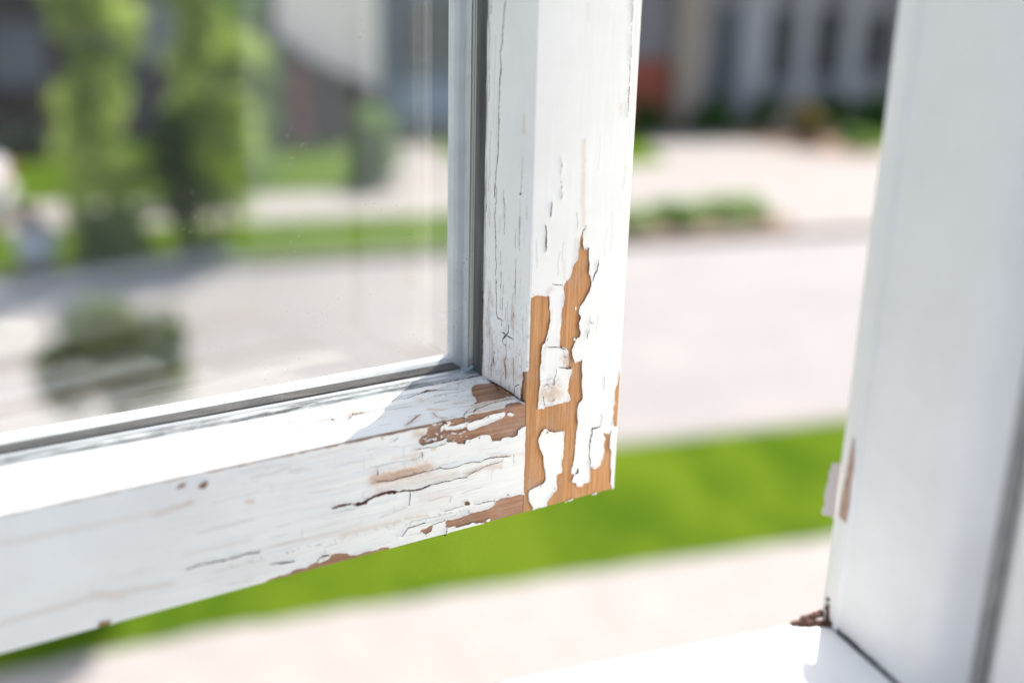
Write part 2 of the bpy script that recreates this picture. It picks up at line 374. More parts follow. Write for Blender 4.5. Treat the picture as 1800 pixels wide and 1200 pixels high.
TR = json.loads('''{"stile_wood":[[[26.4,135.2],[26.4,131.7],[26.6,129.0],[25.6,126.2],[24.5,125.8],[23.5,126.9],[22.6,127.1],[22.8,124.1],[22.7,119.3],[22.4,114.7],[21.3,113.0],[20.4,110.5],[20.6,108.8],[21.3,106.2],[23.8,102.4],[26.3,98.7],[27.1,96.0],[26.3,94.8],[26.0,93.5],[26.7,91.3],[26.6,89.0],[25.6,86.5],[25.8,84.7],[27.4,83.6],[28.6,81.4],[29.8,78.8],[29.9,76.5],[29.2,73.5],[28.4,71.5],[26.0,72.3],[23.9,72.4],[23.8,69.8],[23.7,65.0],[23.4,60.1],[22.9,55.7],[22.5,52.7],[22.9,52.2],[25.0,51.0],[25.4,47.1],[25.3,42.2],[24.6,37.2],[25.4,34.1],[25.1,30.2],[25.8,23.8],[26.1,19.4],[27.3,15.8],[27.1,14.4],[25.2,13.6],[26.4,11.1],[26.4,10.0],[23.8,8.7],[23.4,7.1],[20.5,6.4],[19.7,7.9],[16.3,7.7],[16.3,11.6],[16.4,16.1],[14.4,14.5],[12.2,14.3],[10.0,15.2],[9.5,17.9],[8.3,18.8],[7.6,23.1],[8.7,25.1],[8.2,27.2],[7.3,29.2],[8.9,32.0],[4.9,30.9],[4.3,32.8],[4.5,29.2],[4.8,23.6],[3.6,20.9],[3.2,18.8],[3.5,14.4],[2.9,9.7],[2.9,3.9],[1.7,1.1],[0.7,0.8],[2,-2],[56,-2],[57,96],[53.9,106.1],[51.9,107.8],[49.6,107.7],[49.5,107.2],[46.5,106.9],[44.0,106.5],[43.4,104.2],[43.2,100.1],[42.7,98.7],[43.0,94.7],[43.7,93.0],[44.0,89.4],[44.7,85.8],[45.2,84.8],[46.7,83.4],[47.1,81.6],[47.2,78.0],[47.4,73.8],[47.4,69.2],[47.5,64.5],[47.7,60.8],[47.9,57.5],[47.9,52.5],[45.0,52.0],[43.2,53.0],[39.1,53.0],[35.5,52.3],[33.2,52.9],[30.8,52.7],[30.2,53.9],[30.4,56.6],[31.3,58.7],[30.8,61.5],[30.5,64.3],[29.8,67.0],[29.4,69.3],[31.9,70.5],[32.2,72.6],[32.4,75.5],[32.2,78.3],[32.8,79.3],[35.0,80.7],[37.2,81.2],[37.1,83.7],[36.6,87.3],[36.5,91.4],[36.5,95.5],[36.4,99.2],[36.0,101.8],[35.8,104.1],[35.4,107.2],[35.7,108.1],[35.6,110.8],[35.5,111.5],[33.4,112.7],[32.1,115.0],[31.5,117.3],[30.9,119.6],[29.1,121.8],[28.7,124.8],[28.2,128.9],[27.6,131.8]],[[1.2,63.5],[2.0,58.2],[2.9,54.0],[3.4,52.1],[3.5,43.9],[3.8,38.5],[3.2,34.5],[2.3,34.8],[-1,33],[-1,62]]],"stile_isl":[[[42.8,41.8],[42.1,40.3],[39.1,38.9],[36.7,38.6],[32.2,38.2],[32.1,36.1],[32.4,31.8],[32.3,27.4],[33.0,23.2],[33.2,19.9],[32.9,16.5],[35.2,16.2],[35.7,15.0],[35.7,11.1],[35.7,8.3],[37.2,6.4],[39.0,5.5],[40.1,4.4],[41.2,2.4],[41.1,0.7],[46.6,0.4],[49.0,0.7],[49.0,2.4],[51.2,5.4],[51.5,9.4],[50.8,11.4],[47.6,12.3],[43.5,13.5],[42.0,14.8],[42.1,17.6],[43.1,22.2],[43.7,26.6],[45.0,30.2],[46.6,33.2],[46.9,37.0],[46.0,39.8],[44.0,41.7]],[[29.2,99.4],[28.4,99.5],[28.2,97.8],[28.9,98.0]],[[29.3,84.3],[28.5,84.6],[28.3,83.0],[28.9,82.9]],[[30.8,0.1],[24.6,0.6],[25.2,-0.4],[30.7,-0.7]],[[13.9,0.5],[11.7,1.2],[11.3,-0.1],[13.8,-0.3]]],"stile_crack":[[[[44.4,149.8],[44.6,145.8],[44.4,142.3]],0.35],[[[47.2,140.3],[46.6,136.7],[46.6,133.8],[46.7,128.0]],0.35],[[[17.2,120.1],[18.1,115.1],[20.0,110.4]],0.3],[[[42.1,111.7],[36.1,110.5]],0.18],[[[25.1,137.2],[25.2,135.7],[26.3,135.1]],0.2],[[[39.8,168.1],[39.6,159.3],[39.0,150.4]],0.1],[[[5.8,234.8],[5.3,213.9],[4.8,192.3],[5.4,182.8]],0.12],[[[44.0,82.5],[39.8,81.7],[35.5,80.4],[32.8,78.8]],0.2],[[[37.2,71.2],[34.0,70.6],[29.6,69.3]],0.25],[[[38.0,70.8],[38.9,66.3],[39.5,62.6]],0.12],[[[34.5,75.8],[32.6,75.8]],0.25],[[[20.0,92.7],[20.1,90.4],[17.9,89.8]],0.1],[[[20.2,86.7],[21.8,85.5],[21.4,83.1]],0.12],[[[10.3,63.1],[10.2,58.2],[9.8,55.2]],0.08],[[[11.2,36.1],[14.0,36.1],[16.2,35.8],[16.3,32.8],[17.0,31.0],[17.0,26.3],[16.5,16.2]],0.3],[[[23.2,16.8],[23.4,14.4],[25.2,13.7]],0.5],[[[40.4,55.3],[39.0,55.8]],0.4],[[[44.9,58.8],[44.8,55.1],[44.1,52.9]],0.15],[[[10.7,42.6],[10.8,39.3],[11.2,36.1]],0.12]],"rail_wood":[[[53.5,45.2],[56.1,44.9],[58.6,43.7],[59.0,41.5],[61.0,41.2],[67.2,41.7],[67.5,40.6],[72.5,41.5],[73.6,44.5],[75.1,45.2],[78.9,45.3],[82.4,45.1],[86.2,44.6],[86.8,43.1],[90.0,43.7],[92.0,45.3],[94.0,45.9],[96.1,45.9],[96.4,47.7],[99.4,47.4],[102.8,47.4],[106.1,47.2],[108.4,46.7],[109.7,48.3],[109.9,50.2],[108.7,51.2],[106.1,52.3],[105.8,54.4],[85,58],[53,58],[53,48]],[[52.0,9.9],[57.2,10.5],[63.1,11.1],[67.5,11.4],[69.3,10.6],[71.1,8.6],[74.0,7.6],[78.3,7.6],[84.0,8.0],[87.5,7.6],[90.3,6.6],[93.8,6.8],[95.9,7.3],[96.3,6.4],[96.2,3.7],[94.1,3.0],[91.3,3.1],[91.0,2.0],[88.2,1.9],[84.6,2.0],[82.5,2.7],[81.1,1.8],[77.5,0.9],[76.4,0.6],[76.3,-1.1],[74,-2],[53,-2]],[[110.3,4.3],[108.8,5.6],[106.1,5.9],[103.4,6.6],[103.1,5.5],[103.8,3.6],[106.5,2.6],[108.2,4.1]],[[86.5,14.2],[85.1,14.3],[83.7,12.7],[84.0,11.8],[86.9,12.5]],[[182.1,1.0],[176.8,1.3],[171.8,1.6],[169.3,2.7],[164.3,2.1],[160.5,3.1],[158.3,4.9],[156.5,6.2],[153.2,5.0],[148.8,4.7],[145.4,3.4],[144.1,2.2],[141.0,1.9],[136.6,2.1],[130.3,1.3],[129.4,2.0],[124.4,0.8],[125.8,-0.9],[138.5,-2.0],[164.5,-2.8],[181.8,-1.7]],[[250.2,2.7],[245.8,2.0],[246.0,-0.2],[250.5,0.0]],[[216.5,51.8],[214.5,53.2],[212.4,53.3],[213.5,51.9],[215.7,51.1]],[[207.9,50.2],[206.1,52.4],[204.0,52.3],[204.7,49.8],[206.8,49.4]]],"rail_isl":[[[85.6,52.9],[79.0,53.8],[74.2,54.5],[66.4,54.6],[65.3,53.7],[66.0,52.2],[70.6,51.1],[74.8,50.4],[79.7,49.7],[84.5,49.1],[85.5,49.5],[86.0,51.0]],[[97.5,53.4],[91.4,53.1],[85.9,53.5],[86.3,51.1],[91.4,51.1],[96.1,51.5]],[[65.0,53.6],[63.2,53.9],[61.0,52.5],[62.0,51.3],[64.2,52.2]],[[99.3,53.7],[98.0,54.2],[97.5,52.7],[99.1,51.6]],[[75.0,1.6],[73.2,2.2],[72.4,1.3],[73.5,0.5]],[[102.1,51.4],[100.5,51.4],[100.8,50.2]],[[106.1,51.0],[104.4,51.0],[104.8,50.1]],[[103.4,48.9],[101.5,49.1],[101.1,48.2],[102.8,48.1]],[[99.8,50.0],[98.1,50.0],[98.8,48.8]],[[108.1,50.1],[106.1,50.0],[106.8,49.2]],[[159.6,3.2],[157.0,5.3],[153.2,4.4],[154.5,3.0],[157.5,2.6]]],"rail_crack":[[[[152.1,27.2],[147.2,27.1],[141.6,26.9]],0.6],[[[141.5,26.1],[136.0,26.1],[135.3,27.1],[130.9,28.1],[125.8,28.3],[120.6,27.4]],0.85],[[[120.6,27.4],[118.0,27.4],[112.8,26.1],[108.8,26.1],[103.4,27.0]],0.45],[[[103.4,27.0],[99.4,27.2],[94.6,26.8],[91.9,27.1],[85.6,26.5]],0.22],[[[85.3,27.6],[81.5,28.4],[77.2,29.4],[72.3,29.9],[66.2,30.3]],0.15],[[[131.4,35.0],[128.2,34.5],[124.4,33.7],[121.8,34.1],[118.0,34.1],[112.7,34.2],[106.1,33.9]],0.25],[[[106.1,33.9],[99.4,34.1],[96.3,32.9],[91.9,32.7],[87.1,33.5],[82.2,33.5],[78.7,32.7],[73.8,33.3],[70.2,33.0],[62.6,32.0]],0.18],[[[130.1,40.1],[130.6,37.2]],0.3],[[[108.4,43.9],[108.5,40.9]],0.3],[[[114.2,26.0],[114.6,23.0],[114.9,19.3]],0.22],[[[120.2,5.3],[118.5,5.2],[117.2,6.8],[115.8,8.5],[111.5,8.3],[106.1,8.6]],0.22],[[[81.2,11.4],[74.8,11.6],[69.3,10.6]],0.16],[[[112.7,45.7],[108.7,45.8],[102.1,45.0],[98.1,45.5],[96.4,46.1]],0.15],[[[103.1,6.5],[100.0,7.0],[95.9,7.3]],0.2],[[[96.4,-1.0],[95.7,2.9]],0.2],[[[112.4,35.4],[112.3,33.8]],0.15],[[[122.3,51.9],[119.7,53.5]],0.1],[[[98.0,12.6],[95.2,11.9],[91.0,12.2],[86.8,12.2]],0.08],[[[215.5,15.5],[206.3,16.3],[198.6,15.3],[190.7,15.9],[183.9,15.2]],0.3],[[[180.2,8.3],[175.0,7.5],[169.7,6.6]],0.3],[[[178.9,8.3],[174.1,7.3],[169.1,6.8]],0.25]],"rail_stain":[[[[131.4,36.0],[121.8,35.0],[112.7,35.5],[106.1,35.3]],3.2,0.8],[[[123.8,36.1],[111.4,36.2]],2.0,0.9],[[[129.6,30.5],[120.6,30.9],[108.8,30.7],[91.9,29.1]],2.4,0.4],[[[84.9,27.8],[77.2,29.4],[67.9,28.3]],1.8,0.5],[[[112.7,41.3],[112.0,45.0]],1.5,0.4],[[[122.4,43.7],[108.7,43.0]],1.0,0.35],[[[127.9,13.2],[119.5,12.4]],1.2,0.45],[[[147.6,13.2],[128.6,13.1]],1.5,0.35],[[[116.8,13.3],[106.1,12.0]],0.8,0.5],[[[108.7,52.5],[111.3,53.0]],2,0.5],[[[107.5,21.2],[95.2,19.6]],3,0.15],[[[72.3,33.6],[54.1,31.0]],1.0,0.3],[[[103.4,44.0],[102.1,43.8]],0.7,0.8],[[[225.6,42.8],[210.9,44.3]],1.2,0.5],[[[251.1,15.0],[240.4,11.2]],2.0,0.35],[[[284.6,12.7],[251.2,13.9],[220.7,10.7]],1.5,0.3],[[[188.4,39.3],[186.2,38.8]],1,0.6],[[[281.0,45.0],[253.3,44.2],[223.5,43.4]],1.5,0.2],[[[214.5,22.2],[188.2,21.7]],1.2,0.2]],"stile_stain":[[[[27.5,149.4],[26.4,142.3],[26.1,135.8]],1.2,0.3],[[[44.5,108.7],[42.8,109.7]],1.5,0.35],[[[36.3,122.1],[35.6,113.6]],1,0.2],[[[28.2,175.3],[27.0,149.3]],1.2,0.35],[[[28.7,232.8],[28.3,226.0]],1,0.15],[[[8.6,189.6],[8.8,185.9]],0.8,0.3],[[[33.7,75.7],[33.6,72.9]],2.2,0.5],[[[38.9,60.6],[36.6,57.3]],3.0,0.7],[[[44.1,58.2],[43.1,59.5]],1.5,0.6],[[[45.6,81.4],[45.7,71.2]],1.2,0.25],[[[32.4,70.8],[31.9,70.7]],1.2,0.8],[[[44.6,59.2],[37.0,57.3]],3,0.7],[[[39.8,55.2],[39.2,55.6]],1.5,0.6]],"ledge_wood":[[[67.8,26.9],[64.5,30.2],[60.5,30.4],[57.4,29.8],[54.1,30.4],[54.3,25.8],[55.3,17.3],[56.6,10.2],[59.5,9.6],[63.0,9.3],[65.7,10.3],[68.0,12.0],[72.0,12.1],[73.9,13.1],[71.3,16.0],[69.1,20.3],[69.5,22.8]],[[66.8,-1.1],[62.9,2.3],[56.8,2.7],[55.3,-2.8],[61.1,-5.1],[64.2,-4.3],[67.6,-4.2]]],"ledge_crack":[[[[108.8,30.1],[104.6,31.6],[100.3,30.6],[94.8,31.9],[88.5,33.3],[84.4,33.1],[78.5,30.8],[72.1,29.4]],0.35],[[[114.7,2.3],[110.6,5.2],[106.7,8.3],[103.1,10.7]],0.3],[[[82.4,0.2],[79.0,3.8],[73.2,5.2],[64.4,6.9],[57.2,6.7]],0.35],[[[87.6,-0.5],[82.9,4.1],[80.7,5.0]],0.2],[[[95.9,13.0],[98.5,7.3],[98.0,2.6],[91.1,0.6]],0.15],[[[98.4,2.0],[96.4,-1.7]],0.2],[[[160.9,28.5],[156.0,28.2],[150.8,28.4]],0.3],[[[150.8,28.4],[140.7,27.4],[137.7,24.1],[131.4,24.3],[128.5,26.9],[125.6,27.3],[117.2,27.7],[108.3,30.6]],0.15],[[[169.5,28.1],[167.8,28.1]],0.3],[[[222.5,31.0],[218.2,31.1],[213.6,30.0]],0.4],[[[203.2,30.1],[198.8,29.6]],0.35],[[[195.1,29.1],[193.4,28.8]],0.3]],"ledge_stain":[[[[114.7,2.3],[103.1,10.7]],1.5,0.5],[[[95.9,13.0],[99.0,5.8],[96.3,0.8]],1.5,0.4],[[[96.7,28.2],[94.6,27.0]],1.5,0.5],[[[95.2,18.1],[89.2,13.9]],1.2,0.6],[[[81.0,18.7],[78.4,18.2]],1.2,0.5],[[[77.4,6.5],[70.1,8.1],[59.4,7.9]],3,0.7],[[[81.1,1.3],[66.4,2.4]],2,0.4],[[[160.9,28.5],[140.9,27.0]],1.5,0.45],[[[130.5,26.3],[125.6,27.3]],2.2,0.5],[[[123.9,28.9],[108.3,30.6]],1.2,0.4]],"inner_wood":[[[2.3,71.4],[-0.6,71.9],[-1.5,56.2],[3.1,55.3],[3.5,63.1],[2.9,65.2],[2.1,68.1]]],"inner_crack":[[[[29.1,144.5],[28.9,140.4],[28.7,134.5],[27.7,123.8],[27.2,109.2]],0.25],[[[27.1,109.2],[26.7,106.2]],0.5],[[[26.7,106.2],[26.9,101.8],[26.0,93.3],[25.4,90.9],[21.9,90.7],[22.1,86.8]],0.22],[[[8.2,143.3],[8.1,135.8],[8.0,127.0]],0.2],[[[10.7,122.9],[11.2,114.4],[10.9,104.8]],0.15],[[[21.1,107.6],[21.7,100.7],[22.0,93.1]],0.15],[[[12.3,97.0],[12.4,93.3]],0.3],[[[36.0,145.0],[36.3,137.8]],0.3],[[[16.7,90.3],[15.6,89.1],[15.8,86.8],[17.8,84.4],[20.4,81.8],[20.6,79.8]],0.35],[[[20.6,79.8],[17.9,79.2],[17.4,73.7],[18.9,70.9]],0.2],[[[18.9,70.9],[18.1,67.8],[16.9,65.5],[17.2,62.3]],0.4],[[[21.5,84.7],[17.8,84.4],[13.7,84.1],[11.4,83.7]],0.3],[[[28.2,70.7],[28.0,68.8],[27.4,66.7]],0.5],[[[29.5,67.6],[29.5,62.9],[29.6,59.0]],0.2],[[[11.1,76.4],[11.2,73.3],[10.7,68.3],[10.4,61.5]],0.15],[[[9.4,61.5],[9.2,57.4],[8.4,55.4]],0.3],[[[4.1,62.9],[3.5,57.5]],0.2],[[[27.3,74.4],[27.6,71.6]],0.2],[[[4.2,64.4],[9.4,61.5]],0.2],[[[23.9,233.8],[24.6,228.3],[25.5,223.4],[25.9,217.1],[27.1,211.4],[26.5,205.8],[27.3,198.6],[27.3,191.3],[27.4,184.1],[27.3,169.3],[28.7,160.1],[29.6,147.0]],0.28],[[[27.1,210.7],[26.1,205.1],[27.0,197.2]],0.15],[[[6.8,170.2],[6.9,162.2],[7.5,152.6]],0.18],[[[10.0,152.1],[4.6,152.9]],0.12]],"inner_stain":[[[[18.9,70.9],[17.3,66.1]],2.5,0.8],[[[28.2,70.3],[27.3,65.9]],1.5,0.6],[[[11.2,71.9],[10.6,67.5]],2.5,0.5],[[[6.3,67.4],[3.1,68.5]],2,0.6],[[[27.3,63.6],[23.8,64.4]],1.5,0.4],[[[13.5,93.4],[12.6,89.3]],1.2,0.5],[[[8.6,59.1],[7.2,57.0]],3,0.4],[[[33.0,86.8],[32.7,79.3]],1,0.4],[[[8.1,141.6],[7.8,135.3]],1,0.5],[[[32.2,102.9],[29.6,96.1]],1.2,0.4],[[[12.6,98.8],[12.3,92.1]],1.5,0.6],[[[34.0,86.0],[27.6,73.7]],1.5,0.4],[[[7.0,186.6],[6.7,180.2]],1.2,0.3],[[[28.7,198.4],[29.7,147.8]],0.8,0.3]]}''')
SW, SH = 680., 900.          # sash width and height, mm
RW_, RH = 54., 56.           # stile width, rail height
# ------------------------------------------------------------------ the open sash
P0 = (0.05291485, 0.5173007, 4.24848232)
sash = empty('window_sash', P0, R(90-57.64))
tag(sash, 'open white window sash with paint peeling off its bottom corner down to orange wood', 'window sash')
mm = .001
def L(a): return [(x*mm, y*mm) for x, y in a]
# boards (local: x = right, so the sash runs to -x; y = outwards; z = up)
stile = MB().prism(L([(0,0.0),(0,74),(-RW_+4,74),(-RW_+4,37.5),(-RW_,37.5),(-RW_,0)]), 0, SH*mm, 'z').build('stile', 'wood_v', sash, bevel=.0005)
tag(stile, 'right stile, paint flaked off in long vertical patches')
rail = MB().prism(L([(0,0),(0,RH),(9,RH+.5),(10,RH+.3),(13,RH-1.5),(22,RH-1.5),(25.6,RH-.8),(26.4,RH+.4),(33,RH+.5),(33.7,RH+1.3),(37.5,RH+1.4),(37.5,RH-4),(74,RH-4),(74,0)]), -(SW-RW_)*mm, -(RW_+.15)*mm, 'x').build('bottom_rail', 'wood_h', sash, bevel=.0005)
tag(rail, 'bottom rail with a long rusty crack in its paint')
hst = MB().prism(L([(-SW,0),(-SW,74),(-SW+RW_-4,74),(-SW+RW_-4,37.5),(-SW+RW_,37.5),(-SW+RW_,0)]), 0, SH*mm, 'z').build('stile', 'paint_v', sash, bevel=.001)
trl = MB().prism(L([(0,SH),(0,SH-RH),(37.5,SH-RH),(37.5,SH-RH+4),(74,SH-RH+4),(74,SH)]), -(SW-RW_)*mm, -(RW_+.1)*mm, 'x').build('top_rail', 'paint_h', sash, bevel=.001)

def lin(*segs):
    out = []
    for a, b, s in segs: out += list(np.arange(a, b-1e-6, s))
    out.append(segs[-1][1]); return np.array(out)
spk = lambda A, B, seed, sz, th: np.clip((vnoise(A, B, sz, sz, seed, 1)-th)*8, 0, 1)

def crack_shade(tr, pre, mapf, parent, mat, extra_w=.45):  # dark strips laid under the cracks as the shade of their depth
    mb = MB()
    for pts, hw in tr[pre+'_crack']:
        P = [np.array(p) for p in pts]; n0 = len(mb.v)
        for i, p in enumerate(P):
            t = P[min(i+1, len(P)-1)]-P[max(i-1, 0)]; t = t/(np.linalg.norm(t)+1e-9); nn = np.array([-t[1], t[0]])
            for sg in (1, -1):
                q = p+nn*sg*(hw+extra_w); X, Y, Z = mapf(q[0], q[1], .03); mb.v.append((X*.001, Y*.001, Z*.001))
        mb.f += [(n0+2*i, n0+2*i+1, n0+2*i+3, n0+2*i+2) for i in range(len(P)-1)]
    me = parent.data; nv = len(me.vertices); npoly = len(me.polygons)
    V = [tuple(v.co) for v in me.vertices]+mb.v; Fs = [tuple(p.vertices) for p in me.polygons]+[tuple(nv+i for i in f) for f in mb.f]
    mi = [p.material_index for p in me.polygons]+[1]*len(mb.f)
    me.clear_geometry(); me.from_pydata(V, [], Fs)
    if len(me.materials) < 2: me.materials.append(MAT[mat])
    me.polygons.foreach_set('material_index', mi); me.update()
MAT['void'] = simple('dark_groove_shade', (.004,.004,.005), (.07,.06,.055), rough=1., sc=130, scale=(.25,1,1), bs=.6, lo=.45, hi=.72)  # near-black colour painted in place of the groove's shade
MAT['crack'] = simple('shade_in_cracks', (.15,.04,.018), (.08,.025,.014), rough=.95, sc=700)  # dark red-brown with the shade deep in the cracks painted in
crack_shade(TR, 'stile', lambda a, b, h: (-a, -h, b), stile, 'crack', .3)
crack_shade(TR, 'rail', lambda a, b, h: (-a, -h, b), rail, 'crack')
crack_shade(TR, 'ledge', lambda a, b, h: (-a, b, RH+float(np.interp(b, [-.4,0,1,9,10,13,22,25.6,26.4,33,33.7,38], [-.9,0,.3,.5,.3,-1.5,-1.5,-.8,.4,.5,1.3,1.4]))+h), rail, 'crack')
crack_shade(TR, 'inner', lambda a, b, h: (-(RW_+float(np.interp(a, [-.4,0,2,6,12,22,30,38], [-.8,0,.5,.7,.1,.3,.9,1.3]))+h), a, b), stile, 'crack')
def hairlines(n, a0, a1, b0, b1, along, seed, ln=(4, 22)):
    rng = np.random.RandomState(seed); out = []
    for i in range(n):
        p = np.array([a0+(a1-a0)*rng.rand(), b0+(b1-b0)*rng.rand()]); L_ = ln[0]+(ln[1]-ln[0])*rng.rand()**2; pts = [tuple(p)]
        for k in range(int(L_/1.5)+2):
            st_ = np.array([1.5, (rng.rand()-.5)*.7]) if along == 'a' else np.array([(rng.rand()-.5)*.7, 1.5])
            p = p+st_; pts.append(tuple(p))
        out.append((pts, .05+.16*rng.rand()**2, .35+.6*rng.rand()))
    return out
def draw_hair(A, B, lines):
    g = np.zeros(A.shape)
    for pts, hw, s_ in lines:
        m = sub(A, B, pts, 1.0); a, b = A[m], B[m]
        if not a.size: continue
        d = segdist(a, b, pts); g[m] = np.maximum(g[m], s_*np.clip(1-(d-hw)/.22, 0, 1)*(.3+.7*vnoise(a, b, 2, 2, 5, 2)))
    return g
# stile front
def wr_stile(A, B):
    g = (vnoise(A, B, 2.2, 60, 3, 3)-.5)*.16 + (vnoise(A, B, 9, 30, 8, 2)-.5)*.25
    g += -.22*np.exp(-((A-3.2)/.35)**2)*(B > 175) - .15*np.exp(-((A-5.2)/.3)**2)*(B > 160)   # old groove lines by the outer edge
    rr = np.minimum(A, RW_-A+.3); g = g - .5*np.exp(-np.clip(rr, 0, 9)/.35)
    return g
def gr_stile(A, B):
    g = spk(A, B, 71, .9, .93)*.5*np.clip((130-B)/60, 0, 1)
    g = np.maximum(g, .45*draw_hair(A, B, hairlines(20, 2, 53, 15, 170, 'b', 3)))
    d = np.hypot((A-41.5)/5, (B-64)/3); g = np.maximum(g, .75*np.exp(-d**2)*np.clip(vnoise(A, B, 1.2, .8, 44, 3)*2.6-1.0, 0, 1))
    return g
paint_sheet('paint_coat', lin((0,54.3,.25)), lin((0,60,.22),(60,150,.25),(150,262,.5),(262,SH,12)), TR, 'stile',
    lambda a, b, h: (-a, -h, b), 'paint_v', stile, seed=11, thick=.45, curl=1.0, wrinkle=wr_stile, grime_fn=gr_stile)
# rail front
def wr_rail(A, B):
    g = (vnoise(A, B, 45, 3.2, 21, 3)-.5)*.8*(.35+np.clip(1-np.abs(A-125)/110, 0, 1)) + (vnoise(A, B, 60, 14, 5, 2)-.5)*.4
    rr = np.minimum(B, RH-B+.3); return g - .45*np.exp(-np.clip(rr, 0, 9)/.35)
def ex_rail(A, B, D):
    wv = .25+.75*vnoise(A, B, 14, 99, 61, 3)
    wdt = np.clip(np.interp(A, [54,105,118,150,190,290], [0,.9,.9,.75,.4,.15]), 0, 2)*wv*1.5
    D = np.minimum(D, (RH+.1-wdt)-B)                                   # worn arris along the top edge
    mot = (A < 110) & (A > 84) & (B > 44)
    isl = (vnoise(A, B, 3.2, .9, 15, 5)-.60)*3+.25*(vnoise(A, B, .6, .6, 16, 2)-.6)
    return np.where(mot & (isl > 0) & (D < 0), isl, D)
def gr_rail(A, B):
    g = spk(A, B, 31, 1.0, .945)*.6*np.clip(1-np.abs(A-130)/90, 0, 1)
    g = np.maximum(g, .6*draw_hair(A, B, hairlines(42, 54, 190, 2, 54, 'a', 4)+hairlines(14, 60, 180, 4, 50, 'b', 5, (1, 4))))
    row = np.exp(-((B-(9.5+.02*(A-60)))/1.1)**2); g = np.maximum(g, spk(A, B, 37, .7, .72)*row*.45*(A > 85)*(A < 200))
    return g
def st_rail(A, B):
    return .35*np.clip(vnoise(A, B, 40, 1.6, 19, 3)*3-1.75, 0, 1)*np.clip(1-np.abs(A-150)/130, 0, 1)
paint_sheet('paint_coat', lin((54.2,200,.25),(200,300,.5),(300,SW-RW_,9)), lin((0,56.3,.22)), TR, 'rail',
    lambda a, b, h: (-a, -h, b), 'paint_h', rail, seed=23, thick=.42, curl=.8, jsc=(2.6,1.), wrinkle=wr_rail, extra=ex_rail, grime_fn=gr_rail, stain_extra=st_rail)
# rail ledge (top of the rail, inside)
def pf(w): return np.interp(w, [-.4,0,1,9,10,13,22,25.6,26.4,33,33.7,38], [-.9,0,.3,.5,.3,-1.5,-1.5,-.8,.4,.5,1.3,1.4])
def ed_dist(A, B): return A-54
def gr_shade_ledge(A, B):
    n = vnoise(A, B, 1.4, 1.0, 52, 3)
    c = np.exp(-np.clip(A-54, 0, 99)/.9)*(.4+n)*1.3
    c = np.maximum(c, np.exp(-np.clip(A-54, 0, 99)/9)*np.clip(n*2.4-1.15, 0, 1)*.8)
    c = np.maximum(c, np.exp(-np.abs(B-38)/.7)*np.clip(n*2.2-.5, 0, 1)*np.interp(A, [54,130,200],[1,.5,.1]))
    c = np.maximum(c, draw_hair(A, B, hairlines(34, 54, 135, 1, 37, 'a', 6, (3, 14))+hairlines(26, 120, 285, 9, 37.5, 'a', 16, (5, 30))))
    c = np.maximum(c, .45*np.exp(-((B-10.6)/.35)**2)*np.clip(vnoise(A, B, 12, 3, 87, 3)*2-.4, 0, 1))  # thin dark line painted along the cove edge as its shade
    c = np.maximum(c, spk(A, B, 33, .8, .86)*.8*np.clip((112-A)/50, 0, 1))
    return c
def st_ledge(A, B): return .5*np.clip(1-(A-54)/30, 0, 1)*np.clip(vnoise(A, B, 5, 1.3, 66, 3)*2.4-1.1, 0, 1)
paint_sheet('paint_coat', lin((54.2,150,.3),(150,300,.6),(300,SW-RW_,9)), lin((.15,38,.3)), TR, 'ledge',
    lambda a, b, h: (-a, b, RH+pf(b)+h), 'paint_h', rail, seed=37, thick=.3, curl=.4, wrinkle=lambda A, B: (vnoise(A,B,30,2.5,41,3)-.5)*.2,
    grime_fn=gr_shade_ledge, stain_extra=st_ledge)
# stile side facing the glass
def pi_(w): return np.interp(w, [-.4,0,2,6,12,22,30,38], [-.8,0,.5,.7,.1,.3,.9,1.3])
def gr_inner(A, B):
    n = vnoise(A, B, 1.0, 2.0, 83, 3); low = np.clip((120-B)/60, 0, 1)
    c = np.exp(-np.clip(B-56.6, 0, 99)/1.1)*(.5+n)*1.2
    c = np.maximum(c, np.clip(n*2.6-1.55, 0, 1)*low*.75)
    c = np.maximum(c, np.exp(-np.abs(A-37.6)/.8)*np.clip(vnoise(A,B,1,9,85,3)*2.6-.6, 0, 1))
    c = np.maximum(c, draw_hair(A, B, hairlines(46, 1, 37, 57, 150, 'b', 7, (3, 16))+hairlines(12, 30, 37, 60, 240, 'b', 8, (10, 40))))
    c = np.maximum(c, spk(A, B, 34, .8, .9)*.7*low)
    return c
def st_inner(A, B): return .5*np.clip((100-B)/45, 0, 1)*np.clip(vnoise(A, B, 2, 7, 67, 3)*2.4-1.2, 0, 1)
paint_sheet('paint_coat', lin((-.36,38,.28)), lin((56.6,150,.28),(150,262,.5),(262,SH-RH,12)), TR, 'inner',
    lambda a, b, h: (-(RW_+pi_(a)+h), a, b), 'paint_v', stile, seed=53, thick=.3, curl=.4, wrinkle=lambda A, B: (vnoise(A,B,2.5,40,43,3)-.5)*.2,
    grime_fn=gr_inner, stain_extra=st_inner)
# paint on the outer side of the stile
MB().box(.0002, .0006, .0006, .074, .012, SH*mm).build('paint_coat', 'paint_v', stile)

